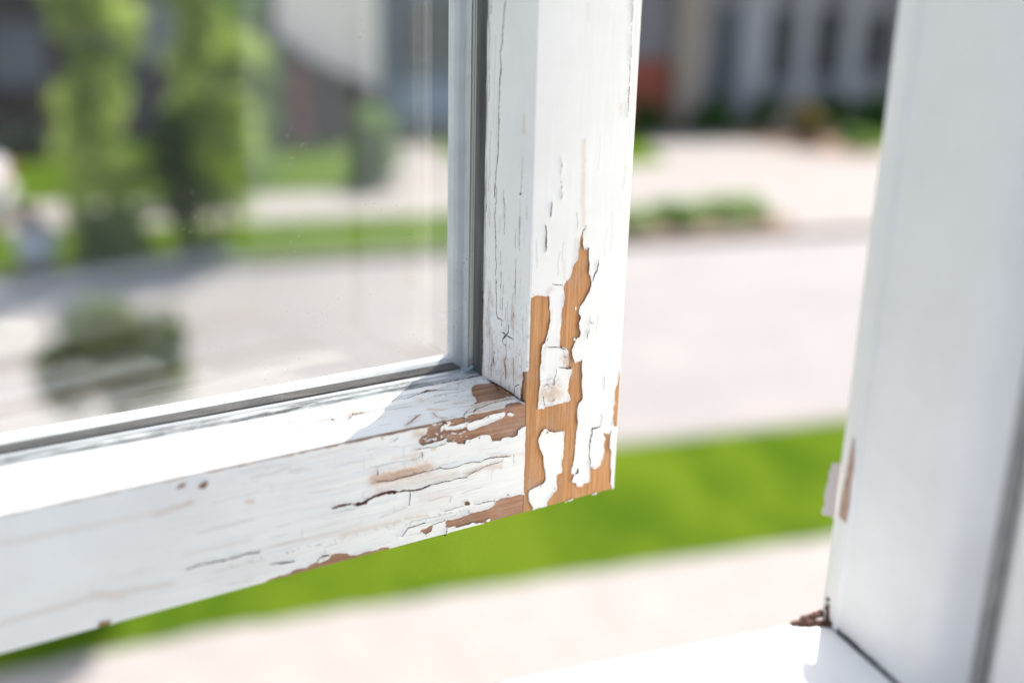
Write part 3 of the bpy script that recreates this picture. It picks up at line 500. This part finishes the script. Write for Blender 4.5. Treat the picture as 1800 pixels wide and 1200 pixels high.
# glazing: gasket, spacer, two panes, outside bead; four sides each, mitre-free butt joints
x0, x1, z0, z1 = -(SW-RW_), -RW_, RH, SH-RH
def ring(name, prof_h, mat, mat_h=None, part_names=None, smooth=False):
    """prof_h: closed [(w, height above the rebate)] in mm, run round the opening with mitres"""
    mb = MB(); k = len(prof_h); cor = [(x0,z0,1,1),(x1,z0,-1,1),(x1,z1,-1,-1),(x0,z1,1,-1)]
    for cx, cz, sx, sz in cor:
        for wv, h in prof_h: mb.v.append(((cx+sx*h)*mm, wv*mm, (cz+sz*h)*mm))
    for s_ in range(4):
        for i in range(k):
            a = s_*k+i; b = s_*k+(i+1)%k; c = ((s_+1)%4)*k+(i+1)%k; d = ((s_+1)%4)*k+i
            mb.f.append((a, b, c, d))
    o = mb.build(name, mat, sash, smooth)
    if mat_h:
        o.data.materials.append(MAT[mat_h])
        for i, p_ in enumerate(o.data.polygons): p_.material_index = 1 if i//k == 0 else 0
    return o
gk = ring('gasket', [(38.3,-3.5),(38.3,.3),(39.5,1.2),(41.2,1.0),(42.2,1.9),(45.6,2.4),(45.6,-3.5)], 'gasket', 'gasket_h')
sp = ring('spacer_bar', [(48.4,-3.5),(48.4,.6),(49.4,.8),(49.4,.2),(50.0,.2),(50.0,.8),(51.8,.8),(51.8,-3.5)], 'spacer')
ob = ring('glazing_bead', [(55.2,-3.8),(55.2,-.4),(57.4,-.4),(58.0,-2.2),(63.9,-2.4),(64.6,.6),(66.2,2.3),(69.5,2.9),(72.6,1.9),(73.4,-.5),(73.4,-3.8)], 'bead')
MB().box((x0+3)*mm, (x1-3)*mm, .0562, .0646, (RH-2.5)*mm, (RH+.5)*mm).build('groove_shade_strip', 'void', ob)  # dark strip filling the bead groove, stands in for its shade
pane = MB().box((x0-3)*mm, (x1+3)*mm, .0458, .0482, (z0-3)*mm, (z1+3)*mm).build('glass_pane', 'glass', sash)
MB().box((x0-3)*mm, (x1+3)*mm, .0520, .0544, (z0-3)*mm, (z1+3)*mm).build('glass_pane', 'glass', sash)
# blob of sealant and grime in the corner of the gasket
def blob(name, pts, r, mat, parent, seed, n=14):
    rng = np.random.RandomState(seed); mb = MB()
    for i in range(n):
        t = i/(n-1); p = np.array(pts[0])*(1-t)+np.array(pts[1])*t + (rng.rand(3)-.5)*r*.6
        rr = r*(.45+.6*rng.rand()); prof = [(0.001*rr, -rr*.8),(rr*.7,-rr*.5),(rr,0),(rr*.75,rr*.5),(.001*rr, rr*.7)]
        b0 = len(mb.v); mb.lathe([(a, b) for a, b in prof], 0, 0, 7)
        for k in range(b0, len(mb.v)):
            v = np.array(mb.v[k])*(1+.3*(rng.rand()-.5)); mb.v[k] = tuple((p+v)*mm)
    return mb.build(name, mat, parent, True)
blob('sealant', ((-57.5,44.2,60.5),(-62,44.6,58.8)), 1.3, 'sealant', gk, 3, 6)
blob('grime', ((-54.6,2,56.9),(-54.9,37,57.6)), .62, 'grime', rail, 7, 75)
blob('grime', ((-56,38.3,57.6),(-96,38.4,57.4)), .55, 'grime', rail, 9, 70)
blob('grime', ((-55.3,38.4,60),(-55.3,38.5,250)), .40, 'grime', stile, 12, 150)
blob('flaky_putty', ((-55.4,37.9,57.5),(-55.8,37.9,100)), .5, 'rot', stile, 14, 50)

# ------------------------------------------------------------------ the window frame of the house
J = (0.13050016, 0.41219679, 4.24348232)
frame = empty('window_frame', J, R(90-69.48))
tag(frame, 'white window frame, jamb and sunlit sill at right with a rotten brown corner', 'window frame')
W_ = .715; HF = .93
sill = MB().prism([(-.001,0),(-.0022,-.028),(-.21,-.034),(-.21,-.022),(-.058,-.022),(-.055,.0004)][::-1], -W_, .0, 'x').build('sill', 'jamb', frame, bevel=.0015)
MB().box(-W_, 0, -.208, -.06, -.0218, -.0195).build('sill_trough', 'rot', sill)
for y_, t_ in ((-.075,.010),(-.112,.006),(-.140,.012),(-.178,.008)):  # unseen pale ridges, added so the glass reflects light streaks
    MB().box(-W_+.001, -.001, y_-t_, y_, -.0194, -.0165+.004*(t_ > .009)).build('added_sill_ridge', 'bead', sill)
MB().box(-W_-.05, .055, -.335, -.2105, -.012, .010).build('stool', 'jamb', frame, bevel=.002)
MB().box(-W_-.05, .055, -.3385, -.3354, -.03, .006).build('stool_edge', 'wood_h', frame)
jb = MB().prism([(0.0012,0),(0,-.003),(0,-.0105),(.0012,-.0125),(.0012,-.060),(.0019,-.064),(.0033,-.0675),(.0055,-.071),(.0085,-.075),(.0105,-.079),(.0100,-.083),(.0075,-.0865),(.0045,-.0895),(.0024,-.0925),(.0015,-.096),(.0015,-.21),(.055,-.21),(.055,0)], -.034, HF, 'z').build('jamb', 'jamb', frame)
for p_ in jb.data.polygons: p_.use_smooth = abs(p_.normal.z) < .5
jb.data.set_sharp_from_angle(angle=R(25))
MB().box(.0075, .0098, -.0815, -.0765, 0, HF).build('weatherstrip', simple('grey_weatherstrip', (.30,.29,.285), (.22,.21,.205), rough=.7, sc=200), jb)
MB().box(-W_-.05, -W_-.0002, -.21, 0, -.034, HF).build('jamb', 'jamb', frame, bevel=.001)
MB().box(-W_-.05, .055, -.17, 0, HF+.0002, HF+.05).build('head', 'jamb', frame, bevel=.001)
# peeled place on the jamb edge, a loose flake curling off it, and the rotten sill corner
def ragged(name, pts, mat, parent, f, th=.0006):
    mb = MB(); k = len(pts)
    for s_ in (0, 1):
        for p in pts: mb.v.append(f(p, s_*th))
    mb.f += [tuple(range(k))[::-1], tuple(range(k, 2*k))]+[(i,(i+1)%k,k+(i+1)%k,k+i) for i in range(k)]
    return mb.build(name, mat, parent)
ragged('bare_patch', [(-.0050,.049),(-.0092,.0478),(-.0098,.056),(-.0090,.064),(-.0094,.072),(-.0084,.079),(-.0074,.084),(-.0066,.076),(-.0060,.066),(-.0050,.058)], 'faded', jb, lambda p, t: (-.0001-t, p[0], p[1]), .0004)
fl = MB()
N = 9
for t_ in (0, .0003):
    for i in range(N):
        for j in range(4):
            z = .046+.024*i/(N-1); u = j/3
            wd = .0028*(1-(i/(N-1))**2.2*.8)*(.9+.2*math.sin(i*2.3))
            fl.v.append((-.0004-wd*u*.95-t_, -.002+.004*u*u+t_, z+.001*math.sin(3*u+i)))
for s_ in range(2):
    for i in range(N-1):
        for j in range(3):
            a = s_*N*4+i*4+j; q_ = (a, a+1, a+5, a+4); fl.f.append(q_ if s_ else q_[::-1])
fl.build('loose_flake', simple('aged_flake', (.62,.54,.52), (.50,.42,.40)), jb, True)
blob('rot', ((-14,-2,.3),(6,-9,.8)), 1.9, 'rot', sill, 21, 90)
blob('rot', ((-9,-2,1.5),(8,-1,2.5)), 1.7, 'rot', sill, 22, 70)
blob('rot', ((0,-6,2),(.5,-4,11)), 1.5, 'rot', sill, 23, 12)
blob('grime', ((.5,-12,.4),(1.5,-64,.4)), 1.1, 'joint', sill, 24, 90)

# unseen room behind the window, dark for reflections, low and roofless for sky light
room = empty('roofless_room', (J[0], J[1], 3.25), R(90-69.48))
tag(room, 'unseen roofless room behind the open window, kept dark for the glass reflections, with dark floor and panelling', 'room')
drk = simple('dark_panelling', (.05,.045,.042), (.035,.032,.03), rough=.8, sc=3); dfl = simple('dark_carpet', (.035,.032,.03), (.025,.023,.022), rough=1., sc=40)
MB().box(-4, 3.6, -5, -.36, -.05, 0).build('floor', dfl, room)
MB().box(3.6, 3.7, -5, -.36, 0, 1.45).build('panelling', drk, room)
MB().box(-4, 3.7, -5.1, -5.0002, 0, 1.45).build('panelling', drk, room)
MB().box(-4.1, -4.0002, -5, -.36, 0, 1.45).build('panelling', drk, room)
MB().box(-3.9, 3.5, -.36, -.345, 0, .92).build('panelling', drk, room)
# the wall the window sits in
wall = empty('house_wall', (J[0], J[1], 0), R(90-69.48))
tag(wall, 'pale clapboard wall that holds the open window', 'wall')
mb = MB()
zt = J[2]+HF+.05; zb = J[2]-.034
for xa, xb, za, zc in ((.0555, 4, -.1, 5.6), (-6, -W_-.0505, -.1, 5.6), (-W_-.0505, .0555, -.1, zb-.001), (-W_-.0505, .0555, zt+.001, 5.6)):
    mb.box(xa, xb, -.16, -.03, za, zc)
mb.build('wall_panel', simple('wall_paint', (.7,.69,.66), (.62,.61,.58), sc=3), wall)
mb = MB()
for k in range(46):
    z = .1+k*.12
    for xa, xb in ((.0555, 4), (-6, -W_-.0505)) if zb-.12 < z < zt else ((-6, 4),):
        mb.prism([(-.0298, z), (-.012, z), (-.024, z+.116), (-.0298, z+.116)], xa, xb, 'x')
MB().box(-6, 4, -.16, .20, zt+.12, zt+.15).build('sky_blocking_soffit', 'bead', wall)  # unseen eaves board, added to cut sky light on the rail ledge
mb.build('clapboards', simple('clapboard_paint', (.7,.69,.66), (.62,.61,.58), sc=3), wall)

# ------------------------------------------------------------------ ground, street (frame: s along the street, t across it)
ROT = R(90-72)
cs, sn = math.cos(ROT), math.sin(ROT)
def W(s, t, z=0): return (s*cs - t*sn, s*sn + t*cs, z)
def sheet(name, poly, z, mat, sub_=0, zf=None):
    me = bpy.data.meshes.new(name); me.from_pydata([(x, y, z) for x, y in poly], [], [tuple(range(len(poly)))]); me.update()
    o = link(name, me, mat); o.rotation_euler = (0,0,ROT); tag(o, kind='structure'); return o
def rect(a, b, c, d): return [(a,c),(b,c),(b,d),(a,d)]
sheet('ground', rect(-400, 400, -60, 600), -.13, 'earth')
sheet('front_yard', rect(-30, 30, -3, 3.2), -.004, 'grass')
sheet('sidewalk', rect(-30, 30, 3.2, 7.2), 0, 'walk')
sheet('lawn', [(-30,6.7)]+[(x_, (6.95 if x_ < -1.6 else np.interp(x_, [-1.6,.2,3], [6.95,7.15,7.2]))+.010*math.sin(x_*7.3)+.008*math.sin(x_*17.1+1)) for x_ in np.arange(-3, 8, .08)]+[(30,7.2),(30,9.38),(-30,9.38)], .004, 'grass')
k_ = MB().box(-60, 60, 9.38, 9.52, -.12, 0).build('kerb', 'kerb'); k_.rotation_euler = (0,0,ROT); tag(k_, kind='structure')
sheet('road', rect(-120, 120, 9.52, 17.22), -.10, 'road')
k_ = MB().box(-60, 60, 17.22, 17.38, -.12, 0).build('kerb', 'kerb'); k_.rotation_euler = (0,0,ROT); tag(k_, kind='structure')
sheet('lawn', rect(-30, 7.2, 17.38, 20.0), .004, 'grass_far')
sheet('driveway', [(6.2,17.38),(30,17.38),(30,28),(12.6,28),(11.6,24.2),(7.2,24.2),(6.6,27.5),(5.0,27.5),(4.6,24),(5.2,20.0),(7.2,20.0)], -.001, 'drive')
sheet('sidewalk', rect(-30, 6.0, 20.0, 22.3), 0, 'walk')
sheet('lawn', [(-30,22.3),(4.4,22.3),(4.6,24),(4.9,29.5),(-30,29.5)], .004, 'grass_far')
sheet('lawn', [(6.7,25.2),(7.2,24.2),(11.6,24.2),(12.6,28.4),(6.7,28.4)], .006, 'grass')
sheet('lawn', [(18.3,24.6),(24,24.6),(24,28.2),(18.6,28.2)], .006, 'grass')
sheet('planting_bed', [(7.0,17.4),(10.8,17.4),(11.3,17.9),(11.0,19.0),(9.5,19.4),(7.0,19.4)], .01, 'soil')
sheet('planting_bed', [(14.8,27.6),(15.4,25.6),(16.4,24.2),(17.6,24.1),(18.2,25),(18.4,28.2)], .01, 'soil')

# ------------------------------------------------------------------ plants
def leaves(name, centers, radii, n, size, mat, parent, seed, flat=1.0, tone_top=True):
    rng = np.random.RandomState(seed); C_ = np.array(centers, float); Rr = np.array(radii, float)
    wgt = Rr**2; pick = rng.choice(len(C_), n, p=wgt/wgt.sum())
    d = rng.randn(n, 3); d /= np.linalg.norm(d, axis=1)[:,None]
    rad = Rr[pick]*(.35+.65*rng.rand(n)**.45)*(1+.18*rng.randn(n))
    P = C_[pick]+d*rad[:,None]*np.array([1,1,flat])
    P[:,2] = np.maximum(P[:,2], .02)
    u = rng.randn(n,3); u /= np.linalg.norm(u, axis=1)[:,None]
    v = np.cross(u, rng.randn(n,3)); v /= np.linalg.norm(v, axis=1)[:,None]
    s_ = size*(.6+.8*rng.rand(n))[:,None]; V = np.stack([P-u*s_, P-v*s_*.5, P+u*s_, P+v*s_*.5], 1).reshape(-1,3)
    F = np.arange(4*n).reshape(-1,4)
    me = bpy.data.meshes.new(name); me.vertices.add(4*n); me.vertices.foreach_set('co', V.ravel())
    me.loops.add(4*n); me.loops.foreach_set('vertex_index', F.ravel().astype(np.int32))
    me.polygons.add(n); me.polygons.foreach_set('loop_start', np.arange(0,4*n,4,dtype=np.int32)); me.polygons.foreach_set('loop_total', np.full(n,4,np.int32))
    ct = rng.rand(len(C_)); tone = np.clip(.75*ct[pick]+.35*rng.rand(n)-.05, 0, 1)
    at = me.attributes.new('tone', 'FLOAT', 'POINT'); at.data.foreach_set('value', np.repeat(tone,4).astype(np.float32))
    me.update(); return link(name, me, mat, parent)
def clumps(prof, n, seed, rc):
    """prof: [(z, radius)], scattered clump centres inside"""
    rng = np.random.RandomState(seed); zs = [p[0] for p in prof]; rs = [p[1] for p in prof]
    out = []; rad = []
    for i in range(n):
        z = zs[0]+(zs[-1]-zs[0])*rng.rand(); r = np.interp(z, zs, rs); a = rng.rand()*6.283; q_ = r*math.sqrt(rng.rand())*.85
        out.append((q_*math.cos(a), q_*math.sin(a), z)); rad.append(rc*(.6+.8*rng.rand()))
    return out, rad
def plant(kind, s, t, prof, ncl, rc, n, size, mat, label, cat, seed, trunk=None, group=None, flat=1., z0=0.):
    root = empty(kind, W(s, t, z0)); tag(root, label, cat, group)
    c, r = clumps(prof, ncl, seed, rc); leaves('crown', c, r, n, size, mat, root, seed, flat)
    rng = np.random.RandomState(seed+1)
    if trunk:
        h, r0 = trunk; mb = MB().tube([(0,0,-.05),(.02,.01,h*.3),(-.02,.03,h*.65),(.01,0,h)], [r0*1.3,r0,r0*.75,r0*.35], 9)
        for i in range(7):
            z = h*(.35+.6*rng.rand()); a = rng.rand()*6.283; l = np.interp(z, [p[0] for p in prof], [p[1] for p in prof])*.75
            mb.tube([(0,0,z),(l*.5*math.cos(a), l*.5*math.sin(a), z+l*.35),(l*math.cos(a), l*math.sin(a), z+l*.6)], [r0*.4,r0*.25,r0*.1], 6)
        mb.build('trunk', 'bark', root, True)
    else:
        mb = MB()
        for i in range(5):
            a = i*1.26; h = prof[-1][0]*.7; l = prof[0][1]*.6
            mb.tube([(0,0,-.02),(l*.4*math.cos(a), l*.4*math.sin(a), h*.5),(l*math.cos(a), l*math.sin(a), h)], [.015,.012,.005], 5)
        mb.build('stems', 'bark', root, True)
    return root
plant('young_tree', -.62, 17.9, [(.35,.50),(1.2,.72),(2.4,.62),(3.6,.62),(5.4,.3)], 62, .24, 9500, .06, 'leaf_light', 'narrow young tree with light green leaves, left one seen through the glass', 'tree', 101, (4.6,.05))
plant('young_tree', 1.0, 18.2, [(.7,.45),(1.6,.74),(2.6,.70),(3.6,.50),(4.8,.25)], 58, .24, 9500, .06, 'leaf_light', 'narrow young tree with light green leaves rising behind the dark green shrub', 'tree', 102, (4.0,.05))
plant('shrub', .38, 17.7, [(.1,.34),(.8,.36),(1.5,.28),(2.1,.1)], 34, .18, 6500, .045, 'leaf_dark', 'upright dark green shrub between the two narrow young trees', 'shrub', 103)
plant('shrub', -.55, 17.6, [(.05,.62),(.4,.6),(.8,.4)], 26, .2, 5000, .05, 'leaf_mid', 'low green shrub at the foot of the left young tree', 'shrub', 104)
plant('street_sapling', -.33, 8.05, [(1.36,.34),(1.60,.54),(1.88,.46),(2.06,.2)], 40, .14, 6000, .042, 'leaf_olive', 'small olive green tree on the near lawn, seen through the lower left of the glass', 'tree', 105, (2.0,.022))
plant('shrub', 4.35, 22.7, [(.05,.42),(.7,.5),(1.35,.22)], 26, .22, 4500, .05, 'leaf_mid', 'muted green bush in front of the dark lean-to roof', 'bush', 107)
plant('shrub', 1.9, 23.8, [(.3,.5),(1.5,.7),(2.9,.5),(3.6,.2)], 30, .3, 4500, .06, 'leaf_mid', 'tall loose grey-green shrub behind the right young tree', 'shrub', 108, (2.8,.04))
# island bed
for i, (s, t, r, h, m_, lb) in enumerate([(7.8,18.1,.65,.42,'leaf_pale','pale mint shrub at the left end of the island bed, beside the sash'),
        (8.9,18.2,.55,.36,'leaf_mid','darker green shrub second from left in the island bed'),
        (9.9,18.3,.60,.36,'leaf_pale','pale green shrub in the middle of the island bed'),
        (10.45,18.35,.5,.36,'leaf_pale','fresh green shrub at the right end of the island bed')]):
    plant('low_shrub', s, t, [(.03,r),(h*.6,r*.9),(h,r*.5)], 18, .16, 2600, .04, m_, lb, 'shrub', 120+i, group='low shrubs in the island bed', flat=.7)
plant('shrub', 16.5, 26.4, [(.1,.35),(.5,.5),(.95,.25)], 18, .2, 3000, .05, 'leaf_amber', 'amber yellow bush in the brown bed across the street', 'bush', 131)
plant('shrub', 17.6, 25.4, [(.05,.5),(.35,.4)], 14, .2, 2000, .05, 'leaf_mid', 'low grey-green shrub at the right tip of the brown bed', 'shrub', 132)
for i, (s, t, r, h, lb) in enumerate([(15.0,28.6,.8,.9,'dark bush at the foot of the grey house, left of the amber bush'),(18.6,28.3,.75,.85,'dark green bush right of the amber bush'),
        (20.1,28.0,.75,.9,'dark green bush nearest the white jamb'),(16.9,29.0,.6,.8,'dark bush behind the amber bush'),(13.2,28.9,.4,.6,'small dark bush beside the red wall')]):
    plant('foundation_bush', s, t, [(.05,r),(h*.6,r*.9),(h,r*.4)], 18, .25, 2400, .06, 'leaf_dark', lb, 'bush', 140+i, group='dark bushes along the grey house')

# ------------------------------------------------------------------ houses across the street (local frame: x = s, y = t)
def st_root(name, s, t): return empty(name, W(s, t, 0), ROT)
stucco = simple('grey_stucco', (.22,.212,.225), (.17,.165,.18), rough=.9, sc=1.5, bs=.2)
trimm = simple('pale_trim', (.31,.31,.33), (.26,.26,.28), rough=.7, sc=4)
darkg = simple('dark_window_glass', (.015,.02,.03), (.03,.04,.055), rough=.12, sc=2)
roofm = simple('roof_shingle', (.10,.095,.095), (.06,.058,.06), rough=.95, sc=20, bs=.6)
redm = simple('brick_red_paint', (.26,.065,.04), (.21,.05,.03), rough=.8, sc=5)
tanm = simple('tan_stone', (.33,.28,.23), (.25,.21,.17), rough=.9, sc=5, bs=.3)
teal = simple('dark_teal_paint', (.03,.055,.06), (.025,.045,.05), rough=.6, sc=4)
def window(parent, x0, x1, z0, z1, y, fm, pm=None, depth=.09, bars=1):
    f = MB(); tw = .07
    f.box(x0-tw, x0, y-.04, y+.02, z0-tw, z1+tw).box(x1, x1+tw, y-.04, y+.02, z0-tw, z1+tw)
    f.box(x0, x1, y-.04, y+.02, z1, z1+tw).box(x0, x1, y-.06, y+.02, z0-tw, z0)
    for k in range(bars):
        xm = x0+(x1-x0)*(k+1)/(bars+1); f.box(xm-.02, xm+.02, y-.03, y-.003, z0, z1)
    f.box(x0, x1, y-.028, y-.004, (z0+z1)/2-.02, (z0+z1)/2+.02)
    fo = f.build('window', fm, parent); MB().box(x0, x1, y-.002, y+.01, z0, z1).build('pane', pm or darkg, fo); return fo
def hip(parent, x0, x1, y0, y1, z, rise, over=.5, mat=None):
    a, b, c, d = x0-over, x1+over, y0-over, y1+over; ins = (d-c)/2
    mb = MB(); mb.v = [(a,c,z),(b,c,z),(b,d,z),(a,d,z),(a+ins,(c+d)/2,z+rise),(b-ins,(c+d)/2,z+rise),(a,c,z-.18),(b,c,z-.18),(b,d,z-.18),(a,d,z-.18)]
    mb.f = [(0,1,5,4),(1,2,5),(2,3,4,5),(3,0,4),(6,7,1,0),(7,8,2,1),(8,9,3,2),(9,6,0,3),(9,8,7,6)]
    return mb.build('roof', mat or roofm, parent)
# grey house on the right
h1 = st_root('grey_house', 0, 30); tag(h1, 'grey stucco house with pale pilasters and tall dark windows across the driveway', 'house')
MB().box(12.2, 26, 0, 9, -.1, 4.3).build('wall', stucco, h1)
hip(h1, 12.2, 26, 0, 9, 4.5, 2.2)
for x, wd in ((16.75,.95),(18.35,.55),(20.0,.55),(21.9,.5),(23.6,.5)):
    MB().box(x-wd/2, x+wd/2, -.22, -.002, 0, 4.0).box(x-wd/2-.06, x+wd/2+.06, -.27, -.001, 0, .35).box(x-wd/2-.06, x+wd/2+.06, -.27, -.001, 3.75, 4.05).build('pilaster', trimm, h1)
dwf = simple('dark_window_frame', (.035,.033,.04), rough=.6)
window(h1, 17.25, 18.0, 1.35, 3.1, 0, dwf); window(h1, 18.75, 19.55, 1.45, 3.15, 0, dwf); window(h1, 20.45, 21.3, 1.55, 3.0, 0, dwf); window(h1, 22.3, 23.2, 1.5, 3.0, 0, dwf)
MB().box(15.72, 16.2, -.06, -.002, .9, 3.2).build('shutter', teal, h1)
MB().box(14.25, 14.95, -.5, -.002, 0, 3.9).build('stone_pier', tanm, h1)
MB().box(12.4, 14.1, -.3, -.002, .15, 1.85).build('red_gate', redm, h1)
MB().box(16.4, 24, -1.2, -.28, -.05, .42).build('porch_step', tanm, h1)
# cream house in the middle with a dark lean-to in front
creamm = simple('cream_render', (.88,.80,.72), (.84,.76,.68), rough=.85, sc=2)
h2 = st_root('cream_house', 0, 30); tag(h2, 'cream rendered house wall behind a dark sloping lean-to roof', 'house')
MB().box(3.35, 5.92, 0, 8, 0, 5.0).build('wall', creamm, h2)
hip(h2, 3.35, 5.92, 0, 8, 5.1, .9, .3)
# dark lean-to
dbr = simple('dark_brown_boards', (.028,.018,.015), (.018,.013,.012), rough=.85, sc=9, scale=(6,1,.4), bs=.4)
h3 = st_root('lean_to_shed', 0, 28.9); tag(h3, 'dark brown timber lean-to whose roof slopes down to the right', 'shed')
MB().prism([(2.6,0),(2.6,2.5),(3.4,2.35),(3.9,1.9),(5.3,1.25),(5.75,1.05),(5.75,0)], 0, .95, 'y').build('wall', dbr, h3)
MB().prism([(2.4,2.62),(3.45,2.45),(3.95,2.0),(5.9,1.12),(5.9,1.03),(3.9,1.91),(3.4,2.36),(2.4,2.53)], -.2, 1.0, 'y').build('roof', roofm, h3)
MB().box(3.55, 3.85, -.12, -.004, 0, 1.8).build('door', redm, h3)
# blue-grey house
bl = simple('blue_grey_siding', (.060,.105,.145), (.05,.09,.125), rough=.8, sc=2, scale=(1,1,8))
lbl = simple('light_blue_panel', (.20,.29,.38), (.17,.25,.33), rough=.6, sc=3)
h4 = st_root('blue_house', 0, 30); tag(h4, 'blue-grey house with a light blue garage band and dark windows, beside the cream house', 'house')
MB().box(5.95, 11.9, .4, 8, 0, 4.6).build('wall', bl, h4)
hip(h4, 5.95, 11.9, .4, 8, 4.75, 1.6, .02)
window(h4, 6.6, 9.0, 1.75, 3.35, .4, bl, bars=2)
g_ = MB().box(6.35, 9.6, .32, .398, .25, 1.2).build('garage_door', lbl, h4)
window(h4, 10, 11.2, 1.6, 3.1, .4, bl)
# dark house on the left
dk = simple('dark_plum_siding', (.034,.030,.035), (.025,.022,.026), rough=.85, sc=2, scale=(1,1,8))
gm = simple('mid_grey_siding', (.085,.085,.098), (.065,.065,.075), rough=.85, sc=2, scale=(1,1,8))
h5 = st_root('dark_house', 0, 30); tag(h5, 'dark plum house at the far left behind the young trees', 'house')
MB().box(-9, -1.75, 0, 8, 0, 4.8).build('wall', dk, h5); hip(h5, -9, -1.75, 0, 8, 5.0, 2.4, .1)
window(h5, -3.3, -2.2, 1.35, 2.7, 0, simple('window_blue_trim', (.12,.14,.18)), simple('bluish_pane', (.05,.075,.12), rough=.15)); window(h5, -6, -4.6, 1.35, 2.7, 0, dk)
MB().box(-8.6, -1.9, -.9, -.002, 0, .95).build('porch', dbr, h5)
h6 = st_root('grey_sided_house', 0, 30); tag(h6, 'mid grey sided house between the two young trees', 'house')
MB().box(-1.7, 3.3, .3, 8, 0, 4.8).build('wall', gm, h6); hip(h6, -1.7, 3.3, .3, 8, 5.0, 2.0, .02)
window(h6, .05, .9, 1.9, 3.2, .3, trimm, simple('pale_pane', (.22,.25,.29), rough=.2)); window(h6, 1.5, 2.4, .5, 2.2, .3, trimm)
hd = empty('clipped_hedge', W(-4.5, 27.4, 0), ROT); tag(hd, 'dark teal clipped hedge before the dark house', 'hedge')
c = []; r = []
rng = np.random.RandomState(9)
for i in range(70): c.append((-3.6+rng.rand()*6.2, (rng.rand()-.5)*.7, .15+.45*rng.rand())); r.append(.2+.12*rng.rand())
leaves('foliage', c, r, 9000, .05, leaf_mat('leaf_teal', (.012,.03,.025), (.04,.075,.065), .2), hd, 10)
MB().tube([(-3.4,0,.05),(2.4,0,.05)], .04).build('stems', 'bark', hd)

# ------------------------------------------------------------------ pot and parked car at the left edge
pot = empty('planter_pot', W(-1.66, 16.95, 0)); pot.location.z = -.0
tag(pot, 'round pale blue planter pot by the kerb at the left edge', 'planter')
pot.location = W(-1.66, 17.62, .006)
MB().lathe([(.0,0),(.17,0),(.27,.14),(.31,.3),(.28,.46),(.25,.52),(.29,.54),(.29,.57),(.23,.57),(.22,.50),(.0,.49)], seg=32).build('bowl', simple('pale_blue_glaze', (.42,.47,.55), (.36,.41,.5), rough=.35, sc=6), pot, True)
leaves('plant', [(0,0,.62),(-.12,.05,.72),(-.25,0,.85)], [.12,.12,.1], 900, .035, leaf_mat('leaf_purple', (.05,.03,.045), (.12,.08,.10), .2), pot, 11)

def car():
    c = empty('parked_car', W(-2.32-.02, 20.9, 0), ROT); tag(c, 'white parked car cut by the left edge, its red tail lamp showing', 'car')
    wm = simple('white_car_paint', (.75,.75,.77), (.72,.72,.74), rough=.2, sc=2)
    # side profile (x forward to the left), extruded with tumblehome
    prof = [(0.05,.32),(0,.55),(.03,.82),(.12,.93),(.42,1.0),(.95,1.40),(1.6,1.47),(2.4,1.43),(3.1,1.02),(3.9,.92),(4.25,.78),(4.35,.5),(4.3,.3),(3.95,.24),(.45,.24)]
    mb = MB(); k = len(prof); ws = [(-.86,0),(-.74,1),(.74,1),(.86,0)]
    rows = [(-.88,0.),(-.62,.06),(.62,.06),(.88,0.)]
    secs = [-.88,-.80,0,.80,.88]
    for y in secs:
        tt = abs(y)/.88
        for x, z in prof:
            ins = .0 if z < .95 else (z-.95)*.35
            yy = math.copysign(max(abs(y)-ins, 0), y); e = .05 if abs(y) > .85 else 0
            mb.v.append((-(x*(1-e*.3)+e*1.2), yy, z-(e*.3 if z > .9 else 0)))
    for i in range(len(secs)-1):
        for j in range(k):
            mb.f.append((i*k+j, i*k+(j+1)%k, (i+1)*k+(j+1)%k, (i+1)*k+j))
    mb.f += [tuple(range(k)), tuple((len(secs)-1)*k+j for j in range(k))[::-1]]
    b = mb.build('body', wm, c, False, .03)
    MB().prism([(-.62,1.05),(-1.02,1.36),(-1.6,1.43),(-2.35,1.39),(-2.95,1.05)], -.84, -.80, 'y').build('side_window', darkg, c)
    for y in (-.78, .52):
        MB().box(-.10, .035, y, y+.26, .62, .84).build('tail_lamp', simple('red_lamp', (.55,.03,.02), (.5,.02,.02), rough=.2), c, bevel=.02)
    for x in (-.85, -3.45):
        for y in (-.80, .80):
            wh = MB().lathe([(.0,-.1),(.2,-.1),(.31,-.09),(.33,-.05),(.33,.05),(.31,.09),(.2,.1),(.0,.1)], seg=28).build('wheel', simple('tyre', (.03,.03,.03), rough=.9), c, True)
            wh.rotation_euler = (R(90),0,0); wh.location = (x, y, .33)
            MB().lathe([(0,-.108),(.18,-.108),(.2,-.102),(.2,.102),(.18,.108),(0,.108)], seg=24).build('rim', simple('alloy', (.5,.5,.5), metal=.8, rough=.3), wh)
    MB().box(-.03, .05, -.82, .82, .32, .52).build('bumper', wm, c, bevel=.03)
    return c
car()
